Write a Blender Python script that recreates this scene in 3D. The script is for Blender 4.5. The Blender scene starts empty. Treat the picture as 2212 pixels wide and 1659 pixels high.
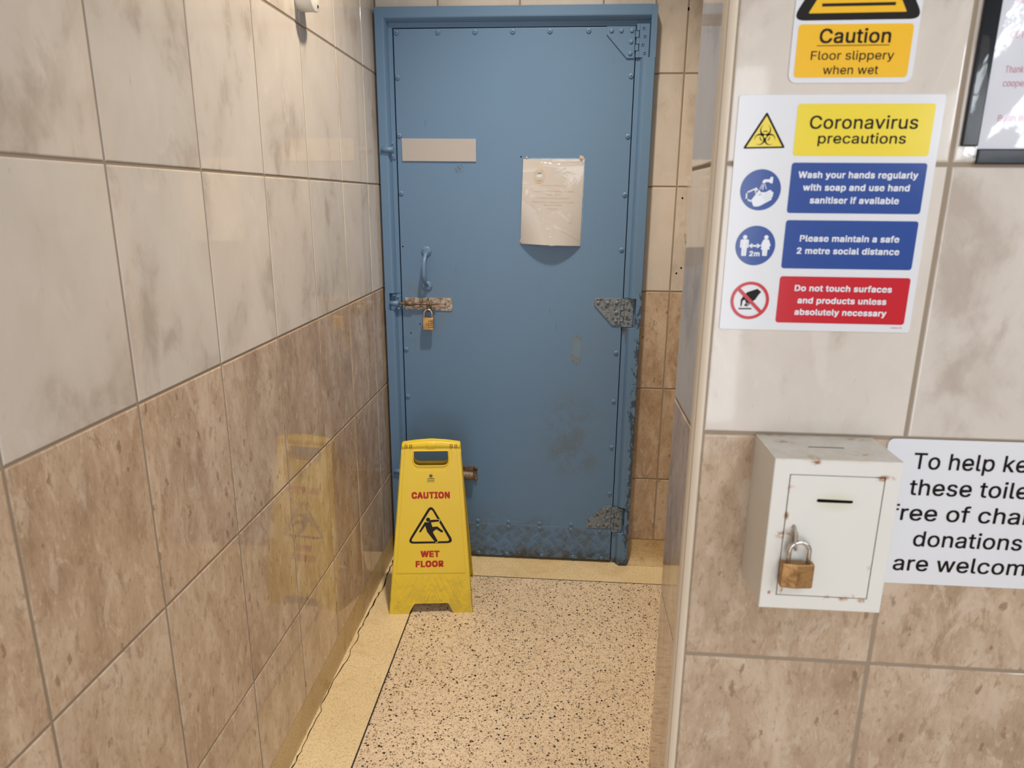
import bpy, bmesh, math, random
from mathutils import Vector, Matrix
random.seed(7)
S = bpy.context.scene
COL = S.collection
PI = math.pi

# ------------------------------------------------------------------ camera
cam_d = bpy.data.cameras.new('camera')
cam = bpy.data.objects.new('camera', cam_d)
COL.objects.link(cam)
S.camera = cam
YAW, PIT, ROL = -0.07575, -0.26134, 0.00835
_f = Vector((math.sin(YAW)*math.cos(PIT), math.cos(YAW)*math.cos(PIT), math.sin(PIT)))
_r = Vector((math.cos(YAW), -math.sin(YAW), 0))
_u = _r.cross(_f)
_r2 = _r*math.cos(ROL) + _u*math.sin(ROL)
_u2 = -_r*math.sin(ROL) + _u*math.cos(ROL)
M = Matrix.Identity(4)
for i in range(3):
    M[i][0], M[i][1], M[i][2] = _r2[i], _u2[i], -_f[i]
M.translation = (0.66008, -2.50124, 0.31371)
cam.matrix_world = M
cam_d.sensor_width = 36
cam_d.lens = 24.254
cam_d.clip_start = 0.02
cam_d.dof.use_dof = True
cam_d.dof.focus_distance = 2.3
cam_d.dof.aperture_fstop = 7.0

# ------------------------------------------------------------------ view, world, lights
S.view_settings.view_transform = 'Standard'
S.view_settings.look = 'None'
S.view_settings.gamma = 1
S.view_settings.use_curve_mapping = False
S.view_settings.exposure = 0.12
FLOOR, CEIL = -1.07, 1.80
w = bpy.data.worlds.new('sky')
S.world = w
w.use_nodes = True
w.node_tree.nodes['Background'].inputs[0].default_value = (0.86, 0.93, 1.0, 1)
w.node_tree.nodes['Background'].inputs[1].default_value = 1.5


def area(name, loc, look, sx, sy, power, col, shape='RECTANGLE'):
    d = bpy.data.lights.new(name, 'AREA')
    d.shape = shape
    d.size = sx
    d.size_y = sy
    d.energy = power
    d.color = col
    o = bpy.data.objects.new(name, d)
    COL.objects.link(o)
    o.location = loc
    o.rotation_euler = (Vector(look) - Vector(loc)).to_track_quat('-Z', 'Y').to_euler()
    return o


WX0 = 2.4      # right hand wall of the lobby, with the daylight opening
sp = bpy.data.lights.new('door_downlight', 'SPOT')
sp.energy = 170
sp.color = (1.0, 0.845, 0.65)
sp.spot_size = math.radians(106)
sp.spot_blend = 1.0
sp.shadow_soft_size = 0.055
spo = bpy.data.objects.new('door_downlight', sp)
COL.objects.link(spo)
spo.location = (0.60, -0.78, CEIL-.035)
area('lobby_lamp_light', (1.80, -3.4, CEIL-.08), (1.80, -3.4, 0), 0.22, 0.22, 15.5, (0.985, 0.98, 1.0), 'DISK')
area('daylight_window', (WX0+0.10, -3.375, 0.66), (WX0-1, -3.375, 0.66), 1.90, 0.36, 17, (0.88, 0.94, 1.0))
area('daylight_entrance', (0.95, -4.52, 0.02), (0.95, 0, -0.1), 1.4, 1.9, 21, (0.95, 0.97, 1.0))


# ------------------------------------------------------------------ node helper
class G:
    def __init__(s, name):
        s.m = bpy.data.materials.new(name)
        s.m.use_nodes = True
        s.t = s.m.node_tree
        s.b = s.t.nodes['Principled BSDF']
        s._tc = None

    def n(s, typ, ins=None, **props):
        nd = s.t.nodes.new('ShaderNode' + typ)
        for k, v in props.items():
            setattr(nd, k, v)
        for k, v in (ins or {}).items():
            s.put(nd.inputs[k], v)
        return nd

    def put(s, sock, v):
        if v is None:
            return
        if isinstance(v, bpy.types.NodeSocket):
            s.t.links.new(v, sock)
        elif isinstance(v, (tuple, list)) and sock.type == 'RGBA' and len(v) == 3:
            sock.default_value = (*v, 1)
        else:
            sock.default_value = v

    def obj(s):
        if s._tc is None:
            s._tc = s.n('TexCoord')
        return s._tc.outputs['Object']

    def attr(s, name):
        return s.n('Attribute', attribute_name=name).outputs['Vector']

    def vm(s, op, a, b=None):
        nd = s.n('VectorMath', operation=op)
        s.put(nd.inputs[0], a)
        if b is not None:
            if op == 'SCALE':
                s.put(nd.inputs['Scale'], b)
            else:
                s.put(nd.inputs[1], b)
        return nd.outputs['Value'] if op in ('LENGTH', 'DISTANCE', 'DOT_PRODUCT') else nd.outputs[0]

    def ma(s, op, a, b=0.0, c=None, clamp=False):
        nd = s.n('Math', operation=op, use_clamp=clamp)
        s.put(nd.inputs[0], a)
        s.put(nd.inputs[1], b)
        if c is not None:
            s.put(nd.inputs[2], c)
        return nd.outputs[0]

    def noise(s, vec, scale, detail=4, rough=.55, dist=0, col=False):
        nd = s.n('TexNoise', {'Vector': vec, 'Scale': scale, 'Detail': detail, 'Roughness': rough, 'Distortion': dist})
        return nd.outputs['Color' if col else 'Fac']

    def voro(s, vec, scale, rand=1.0, feature='F1'):
        return s.n('TexVoronoi', {'Vector': vec, 'Scale': scale, 'Randomness': rand}, feature=feature)

    def ramp(s, fac, stops):
        nd = s.n('ValToRGB', {'Fac': fac})
        e = nd.color_ramp.elements
        while len(e) < len(stops):
            e.new(.5)
        for q, (p, c) in zip(e, stops):
            q.position = p
            q.color = (*c, 1) if isinstance(c, (tuple, list)) else (c, c, c, 1)
        return nd.outputs['Color']

    def mr(s, v, a, b, c=0.0, d=1.0, smooth=True):
        nd = s.n('MapRange', interpolation_type='SMOOTHSTEP' if smooth else 'LINEAR')
        for k, x in zip(('Value', 'From Min', 'From Max', 'To Min', 'To Max'), (v, a, b, c, d)):
            s.put(nd.inputs[k], x)
        return nd.outputs[0]

    def mix(s, fac, a, b, mode='MIX'):
        nd = s.n('Mix', data_type='RGBA', blend_type=mode)
        s.put(nd.inputs[0], fac)
        s.put(nd.inputs[6], a)
        s.put(nd.inputs[7], b)
        return nd.outputs[2]

    def map(s, vec, scale=(1, 1, 1), loc=(0, 0, 0), rot=(0, 0, 0)):
        return s.n('Mapping', {'Vector': vec, 'Scale': scale, 'Location': loc, 'Rotation': rot}).outputs[0]

    def ell(s, vec, cen, rad):
        """1 at the centre of an ellipsoid patch, 0 at its rim"""
        d = s.vm('LENGTH', s.vm('DIVIDE', s.vm('SUBTRACT', vec, cen), rad))
        return s.mr(d, 1.0, 0.25)

    def bump(s, h, strength, dist=.001, nrm=None):
        return s.n('Bump', {'Height': h, 'Strength': strength, 'Distance': dist, 'Normal': nrm}).outputs[0]

    def set(s, **kw):
        names = {'col': 'Base Color', 'rough': 'Roughness', 'metal': 'Metallic', 'spec': 'Specular IOR Level', 'nrm': 'Normal',
                 'coat': 'Coat Weight', 'coatr': 'Coat Roughness', 'coatn': 'Coat Normal', 'alpha': 'Alpha', 'trans': 'Transmission Weight',
                 'ior': 'IOR', 'emc': 'Emission Color', 'ems': 'Emission Strength'}
        for k, v in kw.items():
            s.put(s.b.inputs[names[k]], v)
        return s.m


def lin(r, g, b):
    return tuple(((c/255)/12.92 if c/255 <= .04045 else ((c/255+.055)/1.055)**2.4) for c in (r, g, b))


def plain(name, col, rough=.5, spec=.5, metal=0, coat=0, bumps=None):
    g = G(name)
    nrm = None
    if bumps:
        nrm = g.bump(g.noise(g.obj(), bumps[0], 3), bumps[1], .0008)
    return g.set(col=col, rough=rough, spec=spec, metal=metal, coat=coat, coatr=.05, nrm=nrm)


# ------------------------------------------------------------------ materials
def tile_light(name):
    g = G(name)
    v = g.vm('ADD', g.obj(), g.vm('SCALE', g.attr('tile_rand'), 17.0))
    vs = g.map(v, rot=(.5, .35, .6), scale=(1, 1, .62))
    big = g.noise(vs, 6.5, 6, .58, .35)
    mid = g.noise(vs, 19, 8, .66, .5)
    c = g.ramp(big, [(.32, (.510, .455, .405)), (.45, (.600, .550, .502)), (.63, (.645, .598, .552))])
    c = g.mix(g.mr(g.ma('ADD', g.ma('MULTIPLY', mid, .5), g.ma('MULTIPLY', big, -.7)), -.06, .07, 0, .60), c, (.415, .352, .300))
    pale = g.noise(vs, 11, 6, .6, 1.2)
    c = g.mix(g.mr(pale, .58, .66, 0, .30), c, (.715, .665, .615))
    fleck = g.noise(g.map(v, rot=(.5, .3, .6), scale=(1, 1, .35)), 85, 4, .7, .4)
    c = g.mix(g.mr(fleck, .64, .80, 0, .42), c, (.34, .285, .23))
    tone = g.n('SeparateXYZ', {0: g.attr('tile_rand')}).outputs[1]
    c = g.mix(1.0, c, g.ramp(tone, [(0, (.94, .94, .94)), (1, (1.03, 1.015, 1.0))]), 'MULTIPLY')
    nrm = g.bump(g.noise(v, 70, 3), .03, .001, g.bump(g.noise(g.obj(), 7, 2, .5), .03, .004))
    return g.set(col=c, rough=.055, spec=.5, nrm=nrm)


def tile_brown(name):
    g = G(name)
    v = g.vm('ADD', g.obj(), g.vm('SCALE', g.attr('tile_rand'), 17.0))
    vs = g.map(v, rot=(.62, .3, .45), scale=(1.2, 1.2, .58))
    big = g.noise(vs, 7, 9, .66, .35)
    c = g.ramp(big, [(.33, (.345, .246, .166)), (.45, (.440, .324, .230)), (.55, (.510, .392, .290)), (.66, (.610, .505, .398))])
    mid = g.noise(vs, 38, 9, .74, .5)
    c = g.mix(g.mr(mid, .52, .66, 0, .66), c, (.285, .190, .120))
    fine = g.noise(g.map(v, rot=(.62, .3, .45), scale=(1.2, 1.2, .45)), 120, 6, .72, .6)
    c = g.mix(g.mr(fine, .54, .68, 0, .55), c, (.255, .168, .105))
    c = g.mix(g.mr(fine, .46, .34, 0, .45), c, (.62, .51, .40))
    pale = g.noise(vs, 22, 7, .68, .8)
    c = g.mix(g.mr(pale, .56, .64, 0, .55), c, (.60, .50, .41))
    cell = g.voro(g.vm('ADD', vs, g.vm('SCALE', g.noise(vs, 22, 4, .6, 0, True), .09)), 24)
    cm = g.ma('MULTIPLY', g.mr(cell.outputs['Distance'], .52, .34), g.mr(g.n('SeparateColor', {0: cell.outputs['Color']}).outputs[0], .72, .76))
    c = g.mix(g.ma('MULTIPLY', cm, .45), c, (.58, .48, .385))
    vd = g.vm('ADD', g.map(v, rot=(.62, .3, .45), scale=(1.25, 1.25, .5)), g.vm('SCALE', g.noise(v, 60, 3, .6, 0, True), .02))
    spk = g.voro(vd, 55)
    sm = g.ma('MULTIPLY', g.mr(spk.outputs['Distance'], .34, .18), g.mr(g.n('SeparateColor', {0: spk.outputs['Color']}).outputs[0], .84, .90))
    c = g.mix(g.ma('MULTIPLY', sm, .65), c, (.20, .12, .075))
    tone = g.n('SeparateXYZ', {0: g.attr('tile_rand')}).outputs[1]
    c = g.mix(1.0, c, g.ramp(tone, [(0, (.95, .94, .93)), (1, (1.05, 1.04, 1.03))]), 'MULTIPLY')
    nrm = g.bump(g.noise(v, 80, 3), .04, .001, g.bump(g.noise(g.obj(), 7, 2, .5), .03, .004))
    return g.set(col=c, rough=.06, spec=.5, nrm=nrm)


def terrazzo(name):
    g = G(name)
    v = g.obj()
    base = g.ramp(g.noise(v, 3.5, 5, .6), [(.3, (.70, .565, .40)), (.7, (.79, .66, .49))])
    base = g.mix(g.mr(g.noise(v, 90, 4, .7), .40, .66, 0, .30), base, (.50, .37, .26))
    vw = g.vm('ADD', v, g.vm('SCALE', g.noise(v, 160, 2, .5, 0, True), .007))
    for sc, dmax, pick, cols in ((135, .50, .60, [(.0, (.03, .02, .014)), (.18, (.12, .07, .04)), (.36, (.33, .17, .075)), (.56, (.22, .19, .165)), (.72, (.46, .31, .17)), (1, (.80, .72, .62))]),
                                 (250, .48, .70, [(.0, (.09, .055, .035)), (.25, (.36, .22, .12)), (.5, (.34, .29, .24)), (1, (.85, .76, .64))])):
        vo = g.voro(vw, sc)
        cs = g.n('SeparateColor', {0: vo.outputs['Color']})
        size = g.mr(cs.outputs[1], 0, 1, dmax*.35, dmax, False)
        hit = g.ma('MULTIPLY', g.ma('LESS_THAN', vo.outputs['Distance'], size), g.ma('LESS_THAN', cs.outputs[0], pick))
        cc = g.n('ValToRGB', {'Fac': cs.outputs[2]})
        cc.color_ramp.interpolation = 'CONSTANT'
        e = cc.color_ramp.elements
        while len(e) < len(cols):
            e.new(.5)
        for q, (p, c) in zip(e, cols):
            q.position = p
            q.color = (*c, 1)
        base = g.mix(hit, base, cc.outputs[0])
    nrm = g.bump(g.noise(v, 50, 3), .10, .001)
    return g.set(col=base, rough=.42, spec=.35, nrm=nrm)


def border_terrazzo(name, a, b, stain):
    g = G(name)
    v = g.obj()
    c = g.ramp(g.noise(v, 5, 6, .62, .5), [(.3, a), (.68, b)])
    c = g.mix(g.mr(g.noise(v, 170, 5, .7), .44, .64, 0, .45), c, tuple(q*.66 for q in a))
    vw = g.vm('ADD', v, g.vm('SCALE', g.noise(v, 260, 2, .5, 0, True), .003))
    for sc, pick, dark in ((260, .34, (.19, .11, .045)), (430, .50, (.33, .21, .095))):
        vo = g.voro(vw, sc)
        cs = g.n('SeparateColor', {0: vo.outputs['Color']})
        hit = g.ma('MULTIPLY', g.ma('LESS_THAN', vo.outputs['Distance'], g.mr(cs.outputs[1], 0, 1, .12, .36, False)), g.ma('LESS_THAN', cs.outputs[0], pick))
        c = g.mix(g.ma('MULTIPLY', hit, .75), c, dark)
    st = g.mr(g.noise(v, 7, 6, .65, 1.0), .52, .68)
    c = g.mix(g.ma('MULTIPLY', st, stain), c, (.36, .20, .06))
    return g.set(col=c, rough=.5, spec=.3, nrm=g.bump(g.noise(v, 90, 3), .12, .001))


BLUE = (.112, .198, .300)


def paint(name, kind):
    """the blue gloss paint of door leaf / frame / ironwork with its own wear"""
    g = G(name)
    v = g.obj()
    c = g.mix(g.noise(v, 2.2, 3), (.106, .200, .345), (.122, .222, .374))
    nrm = g.bump(g.noise(v, 420, 2), .16, .0006, g.bump(g.noise(v, 14, 3), .10, .002))
    rough = .42
    if kind == 'leaf':
        o = (.47, -.0, FLOOR)   # the door's own origin

        def at(x, z):
            return (x-o[0], -.025, z-o[2])
        fine = g.noise(v, 260, 5, .7)
        cloud = g.noise(v, 14, 6, .65, .6)
        spk = g.mr(fine, .50, .62)
        st = g.ell(v, at(.69, -.50), (.16, .2, .17))
        st = g.ma('MULTIPLY', g.ma('MULTIPLY', st, g.mr(cloud, .38, .62)), g.ma('ADD', g.ma('MULTIPLY', spk, .55), .38))
        c = g.mix(g.ma('MULTIPLY', st, .80), c, (.105, .110, .075))
        st = g.ell(v, at(.70, -.64), (.14, .2, .10))
        st = g.ma('MULTIPLY', g.ma('MULTIPLY', st, g.mr(cloud, .38, .62)), g.ma('ADD', g.ma('MULTIPLY', spk, .55), .38))
        c = g.mix(g.ma('MULTIPLY', st, .80), c, (.11, .105, .065))
        # worn oval patch with rust freckles
        d = g.vm('LENGTH', g.vm('DIVIDE', g.vm('SUBTRACT', g.vm('ADD', v, g.vm('SCALE', g.vm('SUBTRACT', g.noise(v, 40, 3, .6, 0, True), (.5, .5, .5)), .014)), at(.709, -.213)), (.019, .2, .052)))
        ring = g.ma('MULTIPLY', g.mr(d, .35, .9), g.mr(d, 1.25, 1.0))
        inner = g.mr(d, 1.15, .95)
        freck = g.mr(g.noise(v, 190, 3, .6), .56, .62)
        c = g.mix(g.ma('MULTIPLY', inner, .35), c, (.19, .26, .27))
        c = g.mix(g.ma('MULTIPLY', ring, g.ma('ADD', g.ma('MULTIPLY', freck, .8), .12)), c, (.165, .105, .035))
        c = g.mix(g.ma('MULTIPLY', g.ell(v, at(.703, -.252), (.028, .2, .024)), g.ma('MULTIPLY', freck, .8)), c, (.16, .10, .03))
        # small green-brown smear under the blank plate
        sm = g.ma('MULTIPLY', g.ell(v, at(.283, .413), (.028, .2, .022)), g.mr(g.noise(v, 130, 4, .7), .50, .62))
        c = g.mix(g.ma('MULTIPLY', sm, .75), c, (.07, .085, .06))
        # greasy hand marks round the lock, grime round the foot
        hand = g.ma('MULTIPLY', g.ell(v, at(.14, -.09), (.16, .2, .20)), g.mr(cloud, .40, .66))
        c = g.mix(g.ma('MULTIPLY', hand, .40), c, (.135, .165, .17))
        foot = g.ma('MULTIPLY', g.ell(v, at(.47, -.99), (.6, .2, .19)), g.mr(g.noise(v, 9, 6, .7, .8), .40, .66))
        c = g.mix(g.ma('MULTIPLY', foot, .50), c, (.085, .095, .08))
        rub = g.ma('MULTIPLY', g.ell(v, at(.78, -.3), (.13, .2, .50)), g.ma('MULTIPLY', spk, g.mr(cloud, .42, .62)))
        c = g.mix(g.ma('MULTIPLY', rub, .42), c, (.17, .20, .185))
        # scratches
        sc = g.mr(g.noise(g.map(v, scale=(1, 1, .12)), 120, 2, .5, .3), .735, .75)
        c = g.mix(g.ma('MULTIPLY', sc, .35), c, (.06, .08, .10))
    if kind == 'frame':
        sx = g.n('SeparateXYZ', {0: v})
        chip = g.noise(g.map(v, scale=(1.6, 1.6, .75)), 38, 7, .68, .5)
        edge = g.mr(sx.outputs[0], .420, .455)          # the outer arris of the hinge side
        low = g.mr(sx.outputs[2], 1.30, 1.0)
        m_ = g.ma('MULTIPLY', g.ma('MULTIPLY', edge, low), .25)
        c = g.mix(g.mr(g.ma('ADD', chip, m_), .735, .755), c, (.045, .072, .115))
        few = g.mr(g.noise(v, 55, 5, .7), .735, .75)
        c = g.mix(g.ma('MULTIPLY', few, .8), c, (.04, .06, .09))
        drip = g.ma('MULTIPLY', g.ell(v, (.408, -.02, .915), (.016, .06, .045)), g.mr(g.noise(g.map(v, scale=(1, 1, .2)), 90, 3), .35, .6))
        c = g.mix(g.ma('MULTIPLY', drip, .8), c, (.10, .055, .045))
        foot = g.ma('MULTIPLY', g.mr(sx.outputs[2], .045, .008), g.mr(g.noise(v, 45, 6, .7), .46, .54))
        c = g.mix(foot, c, (.05, .055, .055))
    if kind == 'rusty':
        n1 = g.noise(v, 105, 7, .74, .4)
        c = g.mix(.62, c, (.215, .245, .235))
        rm = g.mr(n1, .51, .58)
        rc = g.ramp(g.noise(v, 150, 4), [(.3, (.035, .020, .012)), (.58, (.10, .055, .028)), (.8, (.20, .115, .06))])
        c = g.mix(rm, c, rc)
        nrm = g.bump(g.noise(v, 130, 5, .7), .6, .0012)
        rough = .6
    if kind == 'kick':
        n1 = g.noise(v, 16, 7, .7, .8)
        sx = g.n('SeparateXYZ', {0: v})
        c = g.mix(g.mr(n1, .40, .66, 0, .7), c, (.105, .120, .112))
        grime = g.ma('MULTIPLY', g.mr(sx.outputs[2], .075, .02), g.mr(g.noise(v, 30, 6, .7), .38, .62))
        c = g.mix(g.ma('MULTIPLY', grime, .85), c, (.045, .038, .028))
        rm = g.mr(g.noise(v, 48, 6, .7), .66, .72)
        c = g.mix(g.ma('MULTIPLY', rm, .6), c, (.13, .075, .035))
        rough = .45
    return g.set(col=c, rough=rough, spec=.42, nrm=nrm)


def steel(name, a, b, rough=.38, metal=.85):
    g = G(name)
    v = g.obj()
    n1 = g.noise(v, 60, 7, .7, .5)
    c = g.ramp(n1, [(.36, b), (.52, a), (.7, tuple(min(1, q*1.25) for q in a))])
    return g.set(col=c, metal=metal, rough=g.mr(n1, .3, .7, rough+.2, rough), nrm=g.bump(g.noise(v, 160, 4), .25, .0006))


def yellow(name):
    g = G(name)
    v = g.obj()
    c = g.mix(g.noise(v, 6, 4), (.74, .535, .018), (.82, .61, .030))
    spk = g.mr(g.noise(v, 210, 4, .65), .66, .74)
    c = g.mix(g.ma('MULTIPLY', spk, .5), c, (.36, .22, .03))
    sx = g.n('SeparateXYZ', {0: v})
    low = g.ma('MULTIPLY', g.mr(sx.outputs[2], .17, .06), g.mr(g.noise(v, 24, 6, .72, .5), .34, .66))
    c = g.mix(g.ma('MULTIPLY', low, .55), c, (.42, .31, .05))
    return g.set(col=c, rough=.38, spec=.45, nrm=g.bump(g.noise(v, 160, 3), .10, .0006))


def white_box(name):
    """cream-white enamel of the donation box with rust blisters along the little door"""
    g = G(name)
    v = g.obj()
    c = g.mix(g.noise(v, 7, 3), (.66, .655, .62), (.72, .715, .685))
    n1 = g.noise(v, 85, 5, .65, .4)
    rust = None
    for (x, z, rx, rz) in ((.137, -.022, .016, .006), (.024, -.040, .006, .007), (.136, -.150, .005, .012), (.086, -.194, .006, .006), (.108, -.194, .009, .006),
                           (.133, -.196, .009, .005), (.025, -.184, .005, .010), (.052, -.003, .007, .007), (.024, -.105, .017, .010), (.022, -.078, .004, .008), (.117, -.190, .006, .004), (.012, -.190, .004, .004)):
        e = g.ell(v, (x, -.095, z), (rx, .02, rz))
        rust = e if rust is None else g.ma('MAXIMUM', rust, e)
    for (x, y, rx, ry) in ((.03, -.03, .02, .012), (.115, -.07, .02, .01), (.05, -.09, .01, .02), (.02, -.004, .03, .006), (.13, -.01, .03, .008)):
        e = g.ell(v, (x, y, 0), (rx, ry, .01))
        rust = g.ma('MAXIMUM', rust, g.ma('MULTIPLY', e, .75))
    rm = g.ma('MULTIPLY', rust, g.mr(n1, .44, .56))
    c = g.mix(g.ma('MULTIPLY', rm, .95), c, g.ramp(n1, [(.45, (.42, .19, .07)), (.7, (.20, .075, .03))]))
    halo = g.ell(v, (.080, -.095, -.056), (.034, .02, .017))
    c = g.mix(g.ma('MULTIPLY', halo, .33), c, (.52, .50, .22))
    sx = g.n('SeparateXYZ', {0: v})
    top = g.ma('MULTIPLY', g.mr(sx.outputs[2], -.004, -.001), g.mr(g.noise(v, 30, 5, .7), .3, .7))
    c = g.mix(g.ma('MULTIPLY', top, .5), c, (.55, .47, .36))
    return g.set(col=c, rough=.33, spec=.4, nrm=g.bump(g.noise(v, 200, 3), .06, .0006))


def clear_sheet(name, bump_scale, strength):
    """thin clear plastic: see-through with a glossy skin"""
    g = G(name)
    t = g.t
    out = t.nodes['Material Output']
    nr = g.bump(g.noise(g.obj(), bump_scale, 4, .55, .8), strength, .004)
    gl = g.n('BsdfGlossy', {'Color': (1, 1, 1), 'Roughness': .06, 'Normal': nr})
    tr = g.n('BsdfTransparent', {'Color': (.97, .97, .97)})
    lw = g.n('LayerWeight', {'Blend': .5})
    fac = g.ma('MULTIPLY_ADD', g.ma('POWER', lw.outputs['Facing'], 5.0), .95, .045, clamp=True)
    mx = g.n('MixShader')
    g.put(mx.inputs[0], fac)
    t.links.new(tr.outputs[0], mx.inputs[1])
    t.links.new(gl.outputs[0], mx.inputs[2])
    t.links.new(mx.outputs[0], out.inputs[0])
    return g.m


MT = {}
MT['tile_light'] = tile_light('cream_marbled_tile')
MT['tile_brown'] = tile_brown('brown_marbled_tile')
MT['grout'] = plain('taupe_grout', (.30, .240, .180), .85, .2, bumps=(300, .3))
MT['terrazzo'] = terrazzo('speckled_terrazzo')
MT['border'] = border_terrazzo('cream_terrazzo_border', (.72, .565, .325), (.82, .68, .43), .20)
MT['skirting'] = border_terrazzo('coved_terrazzo_skirting', (.47, .335, .175), (.60, .455, .255), .70)
MT['divider'] = plain('dark_divider_strip', (.022, .017, .014), .5)
MT['crack'] = plain('open_crack', (.028, .018, .010), .9, .1)
MT['ceiling'] = plain('white_ceiling_paint', (.74, .73, .70), .8, .2, bumps=(40, .1))
MT['plaster'] = plain('grey_wall_paint', (.34, .33, .32), .7, .3, bumps=(40, .1))
MT['trim'] = plain('cream_corner_trim', (.66, .57, .46), .3, .45)
MT['leaf'] = paint('worn_blue_door_paint', 'leaf')
MT['frame'] = paint('chipped_blue_frame_paint', 'frame')
MT['iron'] = paint('blue_painted_iron', 'iron')
MT['rusty'] = paint('blue_paint_gone_rusty', 'rusty')
MT['kick'] = paint('scuffed_blue_tread_plate', 'kick')
MT['dark'] = plain('dark_hollow', (.006, .006, .007), .9, .05)
MT['bolt'] = steel('tarnished_steel', (.43, .375, .32), (.20, .135, .09), .42, .55)
MT['bolt_dark'] = steel('rusty_dark_steel', (.20, .145, .105), (.07, .04, .025), .5, .6)
MT['bolt_mid'] = steel('worn_brown_steel', (.25, .20, .155), (.12, .08, .055), .5, .4)
MT['rust_rod'] = steel('rusted_rod', (.30, .17, .09), (.12, .055, .025), .5, .5)
MT['brass'] = steel('aged_brass', (.52, .32, .13), (.36, .20, .075), .35, .75)
MT['old_brass'] = steel('dull_old_brass', (.40, .23, .095), (.23, .12, .045), .42, .75)
MT['chrome'] = steel('worn_chrome', (.62, .60, .57), (.36, .31, .26), .2, .95)
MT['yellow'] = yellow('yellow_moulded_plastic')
MT['yellow_dark'] = plain('brown_slot_shadow_plastic', (.20, .095, .008), .6)
MT['red_ink'] = plain('red_print', (.46, .022, .012), .5, .3)
MT['black_ink'] = plain('black_print', (.012, .009, .008), .4, .15)
MT['white_box'] = white_box('cream_enamel')
MT['sign_white'] = plain('white_sign_plastic', (.70, .715, .76), .16, .5, bumps=(22, .03))
MT['sign_amber'] = plain('amber_print', (.82, .47, .022), .18, .5)
MT['sign_yellow'] = plain('yellow_print', (.78, .62, .045), .18, .5)
MT['sign_blue'] = plain('blue_print', (.030, .075, .295), .15, .5, bumps=(45, .05))
MT['sign_red'] = plain('crimson_print', (.52, .018, .030), .18, .5)
MT['white_ink'] = plain('white_print', (.74, .77, .84), .2, .5)
MT['grey_ink'] = plain('grey_print', (.33, .33, .38), .3, .4)
MT['pink_ink'] = plain('faded_pink_print', (.60, .27, .33), .5, .3)
MT['faint_ink'] = plain('sun_faded_print', (.55, .43, .385), .5, .3)
MT['paper'] = plain('white_paper', (.55, .53, .525), .6, .3, bumps=(12, .1))
MT['paper_cool'] = plain('notice_paper', (.68, .69, .76), .5, .3)
MT['plate_white'] = plain('blank_white_plate', (.40, .38, .385), .3, .4)
MT['black_plastic'] = plain('gloss_black_plastic', (.010, .012, .016), .14, .3, bumps=(25, .15))
MT['white_plastic'] = plain('white_moulded_plastic', (.72, .70, .66), .35, .45)
MT['cream_plastic'] = plain('pale_gloss_plastic', (.60, .52, .40), .06, .5)
MT['pouch'] = clear_sheet('crinkled_clear_pouch', 30, .16)
MT['cover'] = clear_sheet('rippled_clear_cover', 9, .30)
g_ = G('lamp_diffuser')
MT['diffuser'] = g_.set(col=(.9, .88, .82), emc=(1, .88, .7), ems=3.0)
MT['crest_orange'] = plain('faded_orange_print', (.62, .46, .33), .5, .3)
MT['crest_green'] = plain('faded_green_print', (.47, .50, .36), .5, .3)
MT['crest_blue'] = plain('faded_blue_print', (.27, .38, .45), .5, .3)
MT['wad'] = plain('dried_adhesive', (.50, .40, .32), .7)


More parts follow.
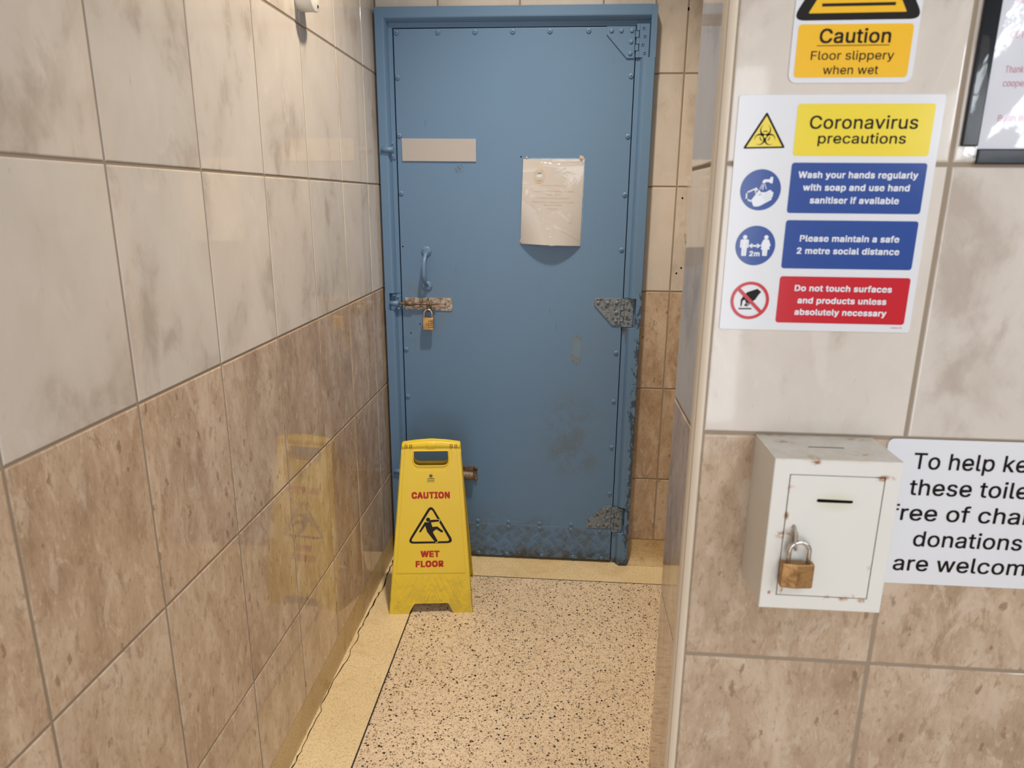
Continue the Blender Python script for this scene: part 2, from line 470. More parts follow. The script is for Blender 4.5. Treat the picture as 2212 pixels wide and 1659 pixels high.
# ------------------------------------------------------------------ mesh helper
class MB:
    def __init__(s):
        s.v, s.f, s.mi, s.sm, s.rand = [], [], [], [], []

    def add(s, vs, fs, mi=0, smooth=False, rand=(0, 0, 0)):
        o = len(s.v)
        s.v += [tuple(q) for q in vs]
        for f in fs:
            s.f.append(tuple(i+o for i in f))
            s.mi.append(mi)
            s.sm.append(smooth)
            s.rand.append(rand)
        return s

    def box(s, a, b, bev=0.0, mi=0, seg=2):
        bm = bmesh.new()
        bmesh.ops.create_cube(bm, size=1)
        for q in bm.verts:
            q.co = Vector([(a[i]+b[i])/2 + q.co[i]*(b[i]-a[i]) for i in range(3)])
        if bev > 0:
            bmesh.ops.bevel(bm, geom=bm.edges[:], offset=bev, segments=seg, affect='EDGES', profile=.5)
        bm.verts.index_update()
        s.add([q.co[:] for q in bm.verts], [[q.index for q in f.verts] for f in bm.faces], mi)
        bm.free()
        return s

    def prism(s, poly, y0, y1, bev=0.0, mi=0, fn=None):
        """polygon in (x, z) extruded along y from y0 (back) to y1 (front); fn maps the vertices"""
        bm = bmesh.new()
        a = [bm.verts.new((x, y0, z)) for x, z in poly]
        f = bm.faces.new(a)
        r = bmesh.ops.extrude_face_region(bm, geom=[f])
        fr = [e for e in r['geom'] if isinstance(e, bmesh.types.BMVert)]
        for q in fr:
            q.co.y = y1
        bmesh.ops.recalc_face_normals(bm, faces=bm.faces[:])
        if bev > 0:
            es = [e for e in bm.edges if all(abs(q.co.y-y1) < 1e-7 for q in e.verts)]
            bmesh.ops.bevel(bm, geom=es, offset=bev, segments=2, affect='EDGES', profile=.5)
        bm.verts.index_update()
        s.add([(fn(q.co) if fn else q.co)[:] for q in bm.verts], [[q.index for q in g.verts] for g in bm.faces], mi)
        bm.free()
        return s

    def flat(s, poly, fn, mi=0):
        """single printed face: poly of (u, v) through fn -> xyz"""
        s.add([fn(u, v) for u, v in poly], [list(range(len(poly)))], mi)
        return s

    def lathe(s, prof, cen, axis=(0, -1, 0), seg=24, mi=0, smooth=True):
        """prof: (radius, height along axis)"""
        ax = Vector(axis).normalized()
        t = ax.orthogonal().normalized()
        b = ax.cross(t)
        vs, fs = [], []
        for r, h in prof:
            for k in range(seg):
                an = 2*PI*k/seg
                vs.append(Vector(cen)+ax*h+(t*math.cos(an)+b*math.sin(an))*r)
        for i in range(len(prof)-1):
            for k in range(seg):
                k2 = (k+1) % seg
                fs.append((i*seg+k, i*seg+k2, (i+1)*seg+k2, (i+1)*seg+k))
        fs.append(tuple(range((len(prof)-1)*seg, len(prof)*seg)))
        fs.append(tuple(reversed(range(seg))))
        s.add(vs, fs, mi, smooth)
        return s

    def tube(s, path, rad, seg=12, mi=0, closed=False, flatten=(1, 1), up=(1, 0, 0)):
        P = [Vector(p) for p in path]
        n = len(P)
        R = rad if isinstance(rad, (list, tuple)) else [rad]*n
        vs, fs = [], []
        for i, p in enumerate(P):
            a = P[(i-1) % n] if closed or i > 0 else p
            c = P[(i+1) % n] if closed or i < n-1 else p
            d = (c-a).normalized()
            u0 = Vector(up)
            if abs(d.dot(u0)) > .95:
                u0 = Vector((0, 0, 1)) if abs(d.z) < .9 else Vector((0, 1, 0))
            t = (u0-d*u0.dot(d)).normalized()
            b = d.cross(t)
            for k in range(seg):
                an = 2*PI*k/seg
                vs.append(p+t*(math.cos(an)*R[i]*flatten[0])+b*(math.sin(an)*R[i]*flatten[1]))
        m = n if closed else n-1
        for i in range(m):
            j = (i+1) % n
            for k in range(seg):
                k2 = (k+1) % seg
                fs.append((i*seg+k, i*seg+k2, j*seg+k2, j*seg+k))
        if not closed:
            fs.append(tuple(reversed(range(seg))))
            fs.append(tuple(range((n-1)*seg, n*seg)))
        s.add(vs, fs, mi, True)
        return s

    def build(s, name, mats, parent=None, org=(0, 0, 0), loc=None, norm=True):
        me = bpy.data.meshes.new(name)
        o_ = Vector(org)
        me.from_pydata([tuple(Vector(q)-o_) for q in s.v], [], s.f)
        mats = mats if isinstance(mats, (list, tuple)) else [mats]
        for m in mats:
            me.materials.append(MT[m] if isinstance(m, str) else m)
        me.polygons.foreach_set('material_index', s.mi)
        me.polygons.foreach_set('use_smooth', s.sm)
        if any(r != (0, 0, 0) for r in s.rand):
            at = me.attributes.new('tile_rand', 'FLOAT_VECTOR', 'FACE')
            at.data.foreach_set('vector', [c for r in s.rand for c in r])
        me.update()
        if norm:
            bm = bmesh.new()
            bm.from_mesh(me)
            bmesh.ops.recalc_face_normals(bm, faces=bm.faces[:])
            bm.to_mesh(me)
            bm.free()
        o = bpy.data.objects.new(name, me)
        COL.objects.link(o)
        if parent is not None:
            o.parent = parent
        if loc is not None:
            o.location = loc
        return o


def empty(name, loc=(0, 0, 0), rz=0):
    o = bpy.data.objects.new(name, None)
    o.empty_display_size = .05
    COL.objects.link(o)
    o.location = loc
    o.rotation_euler = (0, 0, rz)
    return o


def tag(o, label=None, cat=None, group=None, kind=None):
    for k, v in (('label', label), ('category', cat), ('group', group), ('kind', kind)):
        if v:
            o[k] = v
    return o


def struct(o):
    o['kind'] = 'structure'
    return o


def rrect(x0, z0, x1, z1, r, n=5):
    pts = []
    for cx, cz, a0 in ((x1-r, z1-r, 0), (x0+r, z1-r, 90), (x0+r, z0+r, 180), (x1-r, z0+r, 270)):
        for k in range(n+1):
            a = math.radians(a0+90*k/n)
            pts.append((cx+r*math.cos(a), cz+r*math.sin(a)))
    return pts


def ellipse(cx, cz, rx, rz, n=48):
    return [(cx+rx*math.cos(2*PI*k/n), cz+rz*math.sin(2*PI*k/n)) for k in range(n)]


def rpoly(pts, r, n=5):
    """round the corners of a polygon"""
    out = []
    N = len(pts)
    for i in range(N):
        p, a, b = Vector(pts[i]), Vector(pts[i-1]), Vector(pts[(i+1) % N])
        ri = r[i] if isinstance(r, (list, tuple)) else r
        da, db = (a-p), (b-p)
        ang = da.angle(db)
        t = min(ri/math.tan(ang/2), da.length*.48, db.length*.48) if ri > 0 else 0
        p0, p1 = p+da.normalized()*t, p+db.normalized()*t
        if ri <= 0:
            out.append(tuple(p))
            continue
        for k in range(n+1):
            q = k/n
            out.append(tuple(p0*(1-q)**2+p*2*q*(1-q)+p1*q*q))
    return out


def ring(mb, outer, inner, fn, mi=0):
    n = len(outer)
    vs = [fn(*p) for p in outer]+[fn(*p) for p in inner]
    mb.add(vs, [(k, (k+1) % n, n+(k+1) % n, n+k) for k in range(n)], mi)


def seg_poly(a, b, w_):
    a, b = Vector(a), Vector(b)
    d = (b-a).normalized()
    p = Vector((-d.y, d.x))*w_/2
    return [tuple(a-p), tuple(b-p), tuple(b+p), tuple(a+p)]


def capsule(a, b, r, n=6):
    a, b = Vector(a), Vector(b)
    an = math.atan2(b.y-a.y, b.x-a.x)
    pts = [(b.x+r*math.cos(an-PI/2+PI*k/n), b.y+r*math.sin(an-PI/2+PI*k/n)) for k in range(n+1)]
    pts += [(a.x+r*math.cos(an+PI/2+PI*k/n), a.y+r*math.sin(an+PI/2+PI*k/n)) for k in range(n+1)]
    return pts


# letter outlines (advance, closed outlines) in thousandths of the type size
GLYPHS = {
 ' ': (188, []),
 '0': (453, [[227,-7,174,1,130,24,95,62,69,113,57,155,50,202,48,254,50,306,57,353,69,395,95,447,130,484,174,508,227,516,279,508,323,484,358,447,384,395,396,353,403,306,405,254,403,202,396,155,384,113,359,62,323,24,279,1],[227,50,261,56,290,74,313,103,330,144,340,194,344,254,340,314,330,365,313,405,290,435,261,453,227,460,192,453,163,435,140,405,123,365,113,314,109,254,113,194,123,144,140,103,163,74,192,56]]),
 '1': (453, [[76,0,76,55,391,55,391,0],[276,509,276,0,212,0,212,448,209,448,86,358,86,427,198,509]]),
 '2': (453, [[64,0,64,47,234,229,261,257,282,282,299,305,311,327,318,348,320,371,317,397,308,419,293,436,273,449,250,457,224,460,196,457,172,447,153,433,139,413,130,390,127,362,66,362,71,405,86,442,111,473,143,496,182,511,225,516,268,511,306,497,337,474,361,445,376,411,381,372,378,345,371,318,357,290,336,259,306,223,267,180,153,60,153,57,389,57,389,0]]),
 'A': (480, [[16,0,201,509,276,509,463,0,395,0,287,302,276,334,264,372,250,420,232,478,245,478,228,419,213,371,201,333,191,302,85,0],[110,142,110,199,370,199,370,142]]),
 'B': (456, [[60,0,60,509,241,509,289,504,329,491,359,469,381,442,394,410,398,374,395,344,387,320,373,301,356,286,336,275,315,267,315,262,339,257,363,245,385,227,402,203,414,173,418,136,413,100,400,67,377,39,344,18,301,4,247,0],[125,57,245,57,296,63,330,80,349,105,355,137,352,161,342,184,327,203,306,218,279,228,248,231,125,231],[125,285,238,285,265,288,288,296,308,309,323,326,333,348,336,372,330,403,313,429,283,446,240,452,125,452]]),
 'C': (510, [[267,-7,225,-3,186,7,150,25,119,49,92,79,70,115,53,157,44,203,40,254,44,305,53,352,70,393,92,429,119,459,150,484,186,501,225,512,267,516,305,513,340,504,373,490,402,471,427,447,448,418,463,385,473,348,408,348,401,373,389,395,375,413,357,428,337,440,315,449,292,454,267,456,223,450,184,432,150,403,125,364,109,314,103,254,109,194,125,145,151,105,184,76,223,59,267,53,292,55,315,60,337,69,357,81,375,96,389,114,401,136,408,160,473,160,463,124,448,91,428,62,402,38,373,19,341,5,305,-4]]),
 'D': (502, [[219,0,96,0,96,57,215,57,272,63,318,81,354,110,379,149,394,198,399,255,394,312,379,361,354,399,320,428,275,446,221,452,93,452,93,509,225,509,273,505,315,495,353,478,399,441,433,391,449,351,458,306,462,255,458,205,449,159,433,119,411,83,384,54,351,31,312,14,268,3],[125,509,125,0,60,0,60,509]]),
 'E': (419, [[60,0,60,509,372,509,372,452,125,452,125,286,355,286,355,229,125,229,125,57,375,57,375,0]]),
 'F': (410, [[60,0,60,509,369,509,369,452,125,452,125,278,346,278,346,221,125,221,125,0]]),
 'G': (520, [[269,-7,225,-3,185,7,149,25,118,49,91,79,69,116,53,157,43,203,40,254,43,305,53,352,69,393,91,429,117,459,149,484,184,501,223,512,265,516,304,513,340,504,374,489,403,469,429,445,449,416,465,384,474,349,408,349,399,372,387,393,373,411,356,427,337,439,315,448,291,454,265,456,222,450,183,432,150,404,125,364,109,314,103,254,109,194,125,145,151,105,184,76,224,59,269,53,309,57,345,71,374,93,396,123,410,160,415,202,434,199,283,199,283,256,478,256,478,200,471,141,451,91,419,50,377,19,326,0]]),
 'H': (517, [[60,0,60,509,125,509,125,289,392,289,392,509,457,509,457,0,392,0,392,232,125,232,125,0]]),
 'I': (300, [[31,0,31,57,118,57,118,452,31,452,31,509,269,509,269,452,183,452,183,57,269,57,269,0]]),
 'J': (396, [[185,-7,124,3,75,33,52,63,38,100,33,145,33,173,98,173,98,145,104,104,122,74,149,56,185,50,220,56,248,74,266,104,272,145,272,509,336,509,336,145,332,100,318,63,294,33,246,3]]),
 'K': (467, [[104,145,104,216,122,239,139,261,157,282,174,303,193,324,212,344,364,509,448,509,231,276,228,276],[60,0,60,509,125,509,125,334,124,225,125,193,125,0],[372,0,188,259,228,309,449,0]]),
 'L': (393, [[60,0,60,509,125,509,125,57,361,57,361,0]]),
 'N': (523, [[60,0,60,509,136,509,343,183,352,169,363,151,375,130,388,107,401,82,414,55,405,54,402,81,401,108,400,134,399,157,399,195,399,509,463,509,463,0,387,0,202,290,190,310,177,331,164,354,148,381,108,452,119,454,122,384,123,354,124,328,125,307,125,291,125,0]]),
 'O': (533, [[267,-7,225,-3,186,7,150,25,119,49,92,79,70,115,53,157,44,203,40,254,44,305,53,352,70,393,92,429,119,459,150,484,186,501,225,512,267,516,309,512,348,501,384,484,415,459,442,429,464,393,480,352,490,305,493,254,490,203,480,157,464,115,442,79,415,49,384,25,348,7,309,-3],[267,53,310,59,349,76,383,105,408,144,425,194,430,254,425,314,408,365,383,404,349,433,310,450,267,456,223,450,184,433,151,404,125,364,109,314,103,254,109,194,125,144,151,105,184,76,223,59]]),
 'P': (445, [[60,0,60,509,235,509,289,503,332,487,366,462,390,430,404,391,409,348,404,304,390,265,366,233,332,207,289,191,235,186,109,186,109,242,233,242,269,246,297,256,318,272,333,294,342,319,344,348,342,376,333,402,318,423,297,439,268,449,232,452,125,452,125,0]]),
 'R': (449, [[60,0,60,509,236,509,290,504,333,489,367,465,390,433,405,395,409,352,405,309,390,271,367,240,333,217,289,203,236,198,96,198,96,255,234,255,269,258,298,267,319,281,334,300,342,324,345,352,342,380,334,405,319,425,298,440,269,449,233,452,125,452,125,0],[353,0,230,229,303,229,428,0]]),
 'S': (447, [[224,-9,172,-4,128,9,91,31,64,60,46,96,38,137,104,137,110,110,123,88,142,71,166,59,194,52,224,49,257,52,286,60,311,74,329,92,341,114,346,139,342,161,332,179,316,193,296,205,272,214,245,222,184,239,128,260,86,289,60,326,52,372,58,413,75,448,102,476,138,498,180,511,227,516,275,511,316,498,351,476,377,449,394,415,401,378,337,378,326,412,302,437,267,453,225,459,194,456,167,448,145,435,129,418,118,398,115,376,119,352,131,334,148,319,169,308,191,300,212,293,264,279,287,272,312,264,336,252,359,238,379,220,395,198,405,171,408,139,403,99,386,64,360,34,323,11,278,-4]]),
 'T': (449, [[32,452,32,509,417,509,417,452,257,452,257,0,193,0,193,452]]),
 'U': (517, [[259,-8,203,-2,154,15,114,43,85,80,66,124,60,173,60,509,124,509,124,178,128,144,141,113,160,87,187,68,220,56,259,52,298,56,331,68,357,87,377,113,389,144,393,178,393,509,457,509,457,173,451,124,433,80,403,43,363,15,315,-2]]),
 'V': (480, [[204,0,16,509,84,509,192,206,203,176,215,137,230,89,248,31,235,31,252,90,267,138,279,176,290,206,395,509,463,509,278,0]]),
 'W': (686, [[155,0,16,509,82,509,163,196,170,171,175,145,181,120,187,94,192,67,197,40,189,40,194,67,200,94,205,120,211,145,218,171,224,196,306,509,380,509,462,196,468,171,474,145,480,120,486,94,492,67,497,40,488,40,493,67,499,94,504,120,510,145,523,196,603,509,670,509,530,0,455,0,368,323,359,356,351,391,344,431,336,475,350,475,342,433,335,395,327,359,318,323,230,0]]),
 'Y': (472, [[203,0,203,208,16,509,91,509,192,344,208,318,222,292,236,264,250,230,224,230,237,265,251,293,265,318,280,344,381,509,455,509,268,208,268,0]]),
 'a': (389, [[160,-9,126,-5,94,5,68,22,48,45,35,73,30,108,34,138,43,161,58,179,78,193,100,203,125,211,152,216,178,220,209,224,234,227,252,230,265,235,273,243,276,255,276,257,273,279,267,297,256,311,240,322,220,329,196,331,171,329,149,322,132,313,118,301,107,288,100,274,41,291,57,322,79,346,104,364,133,375,163,382,194,384,215,383,239,379,263,372,286,360,306,343,322,320,333,290,337,251,337,0,277,0,277,52,272,52,264,38,252,25,236,12,215,1,190,-6],[170,45,202,49,228,59,248,74,263,93,272,115,276,138,276,190,270,186,259,182,246,179,231,176,216,173,200,171,175,168,154,164,134,159,117,150,103,139,95,124,92,105,94,87,102,72,114,61,130,52,149,47]]),
 'b': (424, [[229,-8,198,-5,172,4,153,17,138,31,127,46,118,59,112,59,112,0,53,0,53,509,114,509,114,319,118,319,127,331,137,346,152,360,171,373,197,381,229,384,274,378,313,361,345,332,370,293,385,245,390,189,385,133,370,84,346,45,313,16,274,-2],[220,47,253,51,279,66,301,88,316,117,325,151,328,189,325,227,316,261,301,290,280,311,253,325,220,330,188,325,161,312,140,291,125,263,116,229,113,189,116,150,125,115,140,86,162,65,188,51]]),
 'c': (396, [[207,-8,159,-2,117,16,82,46,56,85,40,133,34,187,40,243,56,291,82,330,117,360,159,378,207,384,234,383,260,377,284,368,305,356,324,341,340,322,353,301,362,277,303,262,298,276,290,289,281,301,270,311,257,319,242,325,226,329,207,330,173,325,145,310,124,287,108,258,99,224,96,187,99,151,108,117,124,89,145,66,173,51,207,46,226,48,243,52,258,58,271,66,282,76,292,89,299,102,304,117,363,102,354,78,341,56,325,37,306,21,285,9,261,-1,235,-6]]),
 'd': (424, [[195,-8,151,-2,111,16,79,45,55,84,39,133,34,189,39,245,55,293,79,332,112,361,151,378,196,384,228,381,253,373,272,360,287,346,298,331,306,319,311,319,311,509,372,509,372,0,313,0,313,59,307,59,298,46,287,31,272,17,252,4,227,-5],[205,47,236,51,263,65,284,86,299,115,309,150,312,189,309,229,300,263,284,291,263,312,237,325,205,330,172,325,145,311,124,290,108,261,99,227,96,189,99,151,109,117,124,88,145,66,172,51]]),
 'e': (404, [[212,-8,161,-2,117,16,82,46,56,85,40,132,34,187,39,242,55,290,81,329,115,359,157,378,205,384,236,382,266,374,294,361,319,341,341,315,357,282,368,242,371,194,371,169,75,169,75,221,338,221,310,202,307,237,298,269,283,294,263,314,237,326,205,330,173,326,146,313,125,294,109,270,99,241,96,211,96,178,100,139,110,106,128,80,151,61,179,50,212,46,234,48,254,53,271,61,285,73,297,88,306,105,365,91,353,63,335,39,311,19,283,4,249,-5]]),
 'f': (254, [[228,379,228,327,6,327,6,379],[81,0,81,432,84,461,96,486,113,505,135,519,161,527,187,530,207,529,222,527,234,524,243,521,227,468,215,472,206,473,195,474,171,470,154,460,145,443,142,419,142,0]]),
 'g': (425, [[207,-151,168,-148,134,-140,105,-127,82,-110,64,-91,51,-69,101,-41,110,-53,122,-66,136,-78,154,-88,178,-95,207,-97,249,-92,282,-75,304,-47,311,-6,311,68,306,68,298,56,287,41,272,28,252,16,227,8,195,5,152,10,113,27,80,53,55,90,39,136,34,191,39,246,55,293,80,332,112,361,152,378,196,384,228,382,253,373,273,360,288,346,299,331,308,319,313,319,313,379,372,379,372,-9,367,-54,350,-90,324,-117,291,-136,251,-147],[205,59,237,63,264,75,285,95,300,121,309,154,312,193,309,231,300,264,285,291,264,312,237,325,205,330,172,325,145,312,124,290,109,262,99,229,96,193,99,155,109,123,124,96,145,76,172,63]]),
 'h': (410, [[114,227,114,0,53,0,53,509,114,509,114,287,102,287,124,332,152,362,187,379,227,384,264,380,295,369,321,349,341,321,353,285,357,240,357,0,296,0,296,235,290,275,273,304,246,323,210,329,184,326,161,317,141,303,126,283,117,257]]),
 'i': (167, [[53,0,53,379,114,379,114,0],[84,443,67,446,54,455,44,468,41,483,44,499,54,512,67,521,84,524,100,521,114,512,123,499,126,483,123,468,114,455,100,446]]),
 'k': (381, [[110,137,110,212,121,212,284,379,360,379,184,199,177,199],[53,0,53,509,114,509,114,0],[294,0,148,186,191,229,372,0]]),
 'l': (189, [[139,-2,101,3,74,20,58,47,53,84,53,509,114,509,114,99,115,77,120,62,130,54,146,52,160,53,170,54,181,3,172,1,162,-1,151,-2]]),
 'm': (610, [[53,0,53,379,112,379,112,295,108,295,118,323,132,346,151,363,172,376,195,384,219,386,257,380,287,361,309,331,321,295,312,295,322,321,337,343,357,361,381,375,407,383,437,386,468,383,497,372,522,354,541,328,553,296,557,255,557,0,496,0,496,254,490,289,473,313,447,326,419,330,395,328,374,320,358,307,345,290,338,270,335,247,335,0,274,0,274,260,269,288,253,311,229,326,199,330,178,328,158,320,140,307,126,289,117,266,114,238,114,0]]),
 'n': (410, [[114,227,114,0,53,0,53,379,112,379,112,287,102,287,124,332,152,362,187,379,227,384,264,380,295,369,321,349,341,321,353,285,357,240,357,0,296,0,296,235,290,275,273,304,246,323,210,329,184,326,161,317,141,303,126,283,117,257]]),
 'o': (415, [[207,-8,159,-2,117,16,82,46,56,85,40,133,34,187,40,243,56,291,82,330,117,360,159,378,207,384,256,378,299,360,333,330,359,291,376,243,381,187,376,133,359,85,333,46,299,16,256,-2],[207,46,242,51,270,66,292,89,307,117,316,151,319,187,316,224,307,258,292,287,270,310,242,325,207,330,173,325,145,310,124,287,108,258,99,224,96,187,99,151,108,117,124,89,145,66,173,51]]),
 'p': (424, [[53,-143,53,379,112,379,112,319,118,319,126,331,137,346,152,360,171,373,197,381,229,384,274,378,313,361,345,332,370,293,385,245,390,189,385,133,370,84,346,45,313,16,274,-2,229,-8,198,-5,173,4,153,17,138,31,127,46,118,59,114,59,114,-143],[220,47,253,51,279,66,301,88,316,117,325,151,328,189,325,227,316,261,301,290,280,311,253,325,220,330,188,325,161,312,140,291,125,263,116,229,113,189,116,150,125,115,140,86,162,65,188,51]]),
 'r': (259, [[53,0,53,379,112,379,112,321,115,321,130,347,152,367,181,380,213,385,229,384,243,384,243,322,230,324,219,325,207,326,182,323,159,315,140,301,126,284,117,262,114,237,114,0]]),
 's': (365, [[182,-8,145,-5,112,3,84,18,62,38,45,63,36,94,94,107,105,79,124,60,150,49,181,45,217,50,244,62,262,81,268,103,265,121,254,136,237,147,212,155,149,170,104,186,72,208,53,237,47,274,51,305,65,332,87,354,115,370,149,381,187,384,223,381,254,372,279,358,299,339,314,316,324,290,268,277,258,298,243,316,219,328,187,333,156,329,131,317,114,299,109,277,112,258,124,243,144,232,172,223,229,209,275,194,306,171,325,142,331,107,326,75,312,47,290,24,260,6,223,-5]]),
 't': (227, [[204,379,204,327,6,327,6,379],[65,471,126,471,126,98,128,76,136,61,150,53,170,50,185,51,202,54,213,2,203,-1,192,-3,180,-4,168,-4,125,2,92,21,72,52,65,93]]),
 'u': (410, [[182,-5,146,-1,115,11,89,31,69,59,57,95,53,139,53,379,114,379,114,144,119,105,137,75,164,56,200,50,226,53,249,62,268,77,283,97,293,122,296,153,296,379,357,379,357,0,298,0,298,92,307,92,286,47,257,17,222,0]]),
 'v': (389, [[163,0,17,379,84,379,165,155,177,121,187,87,196,53,206,21,184,21,194,53,203,87,213,121,224,155,305,379,371,379,226,0]]),
 'w': (567, [[138,0,23,379,87,379,133,214,143,177,154,137,165,91,175,41,165,41,175,90,186,135,196,176,206,214,252,379,316,379,362,214,371,176,382,136,392,91,402,41,391,41,402,90,413,135,423,176,434,214,480,379,545,379,429,0,368,0,319,172,305,225,297,252,291,280,277,338,291,338,277,280,270,252,263,225,255,198,248,172,199,0]]),
 'y': (389, [[47,-139,61,-86,71,-87,88,-90,104,-89,118,-84,130,-74,141,-58,151,-36,163,-1,17,379,84,379,165,155,177,121,187,87,196,53,206,21,184,21,193,53,202,87,212,121,224,155,305,379,371,379,204,-58,191,-85,177,-107,159,-124,139,-136,117,-143,91,-145,77,-145,65,-143,54,-141]]),
}
_tx = {}


def letters(t, bold):
    """filled mesh of a line of lettering at size 1"""
    if (t, bold) in _tx:
        return _tx[(t, bold)]
    def sign(p):
        return sum(p[i]*p[(i+3) % len(p)]-p[(i+2) % len(p)]*p[i+1] for i in range(0, len(p), 2))

    V, F, x = [], [], 0
    for ch in t:
        adv, outl = GLYPHS[ch]
        if outl and ch not in _tx:
            big = sign(max(outl, key=lambda p: abs(sign(p))))
            outer = [p for p in outl if sign(p)*big > 0]
            holes = [p for p in outl if sign(p)*big < 0]
            gv, gf = [], []
            for p in outer:
                cu = bpy.data.curves.new('t', 'CURVE')
                cu.dimensions = '2D'
                cu.fill_mode = 'BOTH'
                for c in [p]+[h for h in holes if min(p[::2]) < h[0] < max(p[::2]) and min(p[1::2]) < h[1] < max(p[1::2])]:
                    sp = cu.splines.new('POLY')
                    n = len(c)//2
                    sp.points.add(n-1)
                    for k in range(n):
                        sp.points[k].co = (c[2*k]/1000, c[2*k+1]/1000, 0, 1)
                    sp.use_cyclic_u = True
                o = bpy.data.objects.new('t', cu)
                COL.objects.link(o)
                me = bpy.data.meshes.new_from_object(o.evaluated_get(bpy.context.evaluated_depsgraph_get()))
                gf += [[i+len(gv) for i in q.vertices] for q in me.polygons]
                gv += [q.co[:] for q in me.vertices]
                bpy.data.objects.remove(o)
                bpy.data.curves.remove(cu)
                bpy.data.meshes.remove(me)
            _tx[ch] = (gv, gf)
        if outl:
            gv, gf = _tx[ch]
            F += [[i+len(V) for i in q] for q in gf]
            V += [(q[0]+x/1000, q[1], 0) for q in gv]
        x += adv+bold*1100
    _tx[(t, bold)] = (V, F)
    return V, F


def text(mb, body, u0, u1, v, fn, cap=None, bold=0.0, mi=0, full=None):
    """set a line of lettering into mb, from u0 to u1 on baseline v, capital height cap.
    full: the leading part of the body that has to end at u1; bold: stroke gain, printed as overlapping passes"""
    vs, fs = letters(body, bold)
    fv = letters(full, bold)[0] if full else vs
    a, b = min(q[0] for q in fv)-bold, max(q[0] for q in fv)+bold
    H = max(q[1] for q in letters('H', bold)[0])+bold*2
    sx = (u1-u0)/(b-a)
    sy = cap/H if cap else sx
    passes = [(0, 0)]
    if bold:
        passes += [(bold*i, bold*j*.8) for i in (-1, 0, 1) for j in (-1, 0, 1) if i or j]
    for k, (dx, dy) in enumerate(passes):
        mb.add([tuple(Vector(fn(u0+(q[0]+dx-a)*sx, v+(q[1]+dy+bold)*sy))-Vector((0, k*.000012, 0))) for q in vs], fs, mi)


# ------------------------------------------------------------------ setting: tiled walls
H_ = .36
ROWS = [-.983, -.72, -.36, 0, .36, .72, 1.08, 1.44, 1.80]


def tiles(mb, us, vs, P, skip=None, gap=.0042, bev=((0, -.0026), (.0007, -.0009), (.0022, 0.0))):
    """P(u, v, d) -> xyz, d out of the wall. Materials: 0 light, 1 brown, 2 grout"""
    for i in range(len(us)-1):
        for j in range(len(vs)-1):
            u0, u1, v0, v1 = us[i]+gap/2, us[i+1]-gap/2, vs[j]+gap/2, vs[j+1]-gap/2
            if u1-u0 < .012 or v1-v0 < .012 or (skip and skip((u0+u1)/2, (v0+v1)/2)):
                continue
            mi = 0 if (v0+v1)/2 > 0 else 1
            rnd = (random.random()+.01, random.random(), random.random())
            V, F = [], []
            for ins, d in bev:
                V += [P(u0+ins, v0+ins, d), P(u1-ins, v0+ins, d), P(u1-ins, v1-ins, d), P(u0+ins, v1-ins, d)]
            n = len(bev)
            for q in range(n-1):
                for k in range(4):
                    F.append((q*4+k, q*4+(k+1) % 4, q*4+4+(k+1) % 4, q*4+4+k))
            F.append(tuple(range((n-1)*4, n*4)))
            mb.add(V, F, mi, False, rnd)


GD = -.0016
# left wall, x = 0
mb = MB()
ys = sorted([-4.4]+[-.172-k*.2687 for k in range(0, 15)]+[0.0])
tiles(mb, ys, ROWS, lambda u, v, d: (d, u, v))
mb.box((-.10, -4.4, FLOOR-.03), (GD, 0.1, CEIL), 0, 2)
struct(mb.build('wall_left', ['tile_light', 'tile_brown', 'grout']))
# far wall, y = 0, with the doorway
mb = MB()
xs = [0.0]+[.2127+k*.2733 for k in range(8)]+[2.4]
DX0, DX1, DZ1 = .012, .929, .918


def far(xa, xb, rows):
    us = [xa]+[x for x in xs if xa+.003 < x < xb-.003]+[xb]
    tiles(mb, us, rows, lambda u, v, d: (u, -d, v))


far(0, DX1, [DZ1, 1.08, 1.44, CEIL])
far(DX1, 2.4, [-.977, -.72, -.36, 0, .36, .72, 1.08, 1.44, CEIL])
mb.box((0, -GD, DZ1-.01), (2.4, .1, CEIL), 0, 2)
mb.box((DX1-.01, -GD, FLOOR-.03), (2.4, .1, DZ1), 0, 2)
mb.box((0, -GD+.03, FLOOR-.03), (DX1, .1, DZ1), 0, 3)
mb.box((0, -.003, 0), (.0095, .1, DZ1), 0, 0)
mb.box((0, -.003, FLOOR-.03), (.0095, .1, 0), 0, 1)
for (x, z) in ((1.054, .323), (1.0665, .085), (1.051, .066)):     # old screw holes
    mb.lathe([(.0032, 0), (.0028, .0008)], (x, -.0002, z), (0, -1, 0), 10, 3)
struct(mb.build('wall_far', ['tile_light', 'tile_brown', 'grout', 'dark']))
# partition on the right: front face y = PY, free end at x = PX
PY, PX, PB = -1.5637, .8455, -1.385
mb = MB()
xs2 = [.8580]+[1.1327+.2705*k for k in range(0, 5)]+[2.4]
tiles(mb, xs2, ROWS, lambda u, v, d: (u, PY-d, v), bev=((0, -.003), (.0008, -.0012), (.0020, -.0003), (.0036, 0)))
tiles(mb, [PY+.0135, PB], ROWS, lambda u, v, d: (PX-d, u, v))
tiles(mb, xs2, ROWS, lambda u, v, d: (u, PB+d, v))
mb.box((PX-GD, PY-GD, FLOOR), (2.4, PB+GD, CEIL), 0, 2)
struct(mb.build('wall_right', ['tile_light', 'tile_brown', 'grout']))
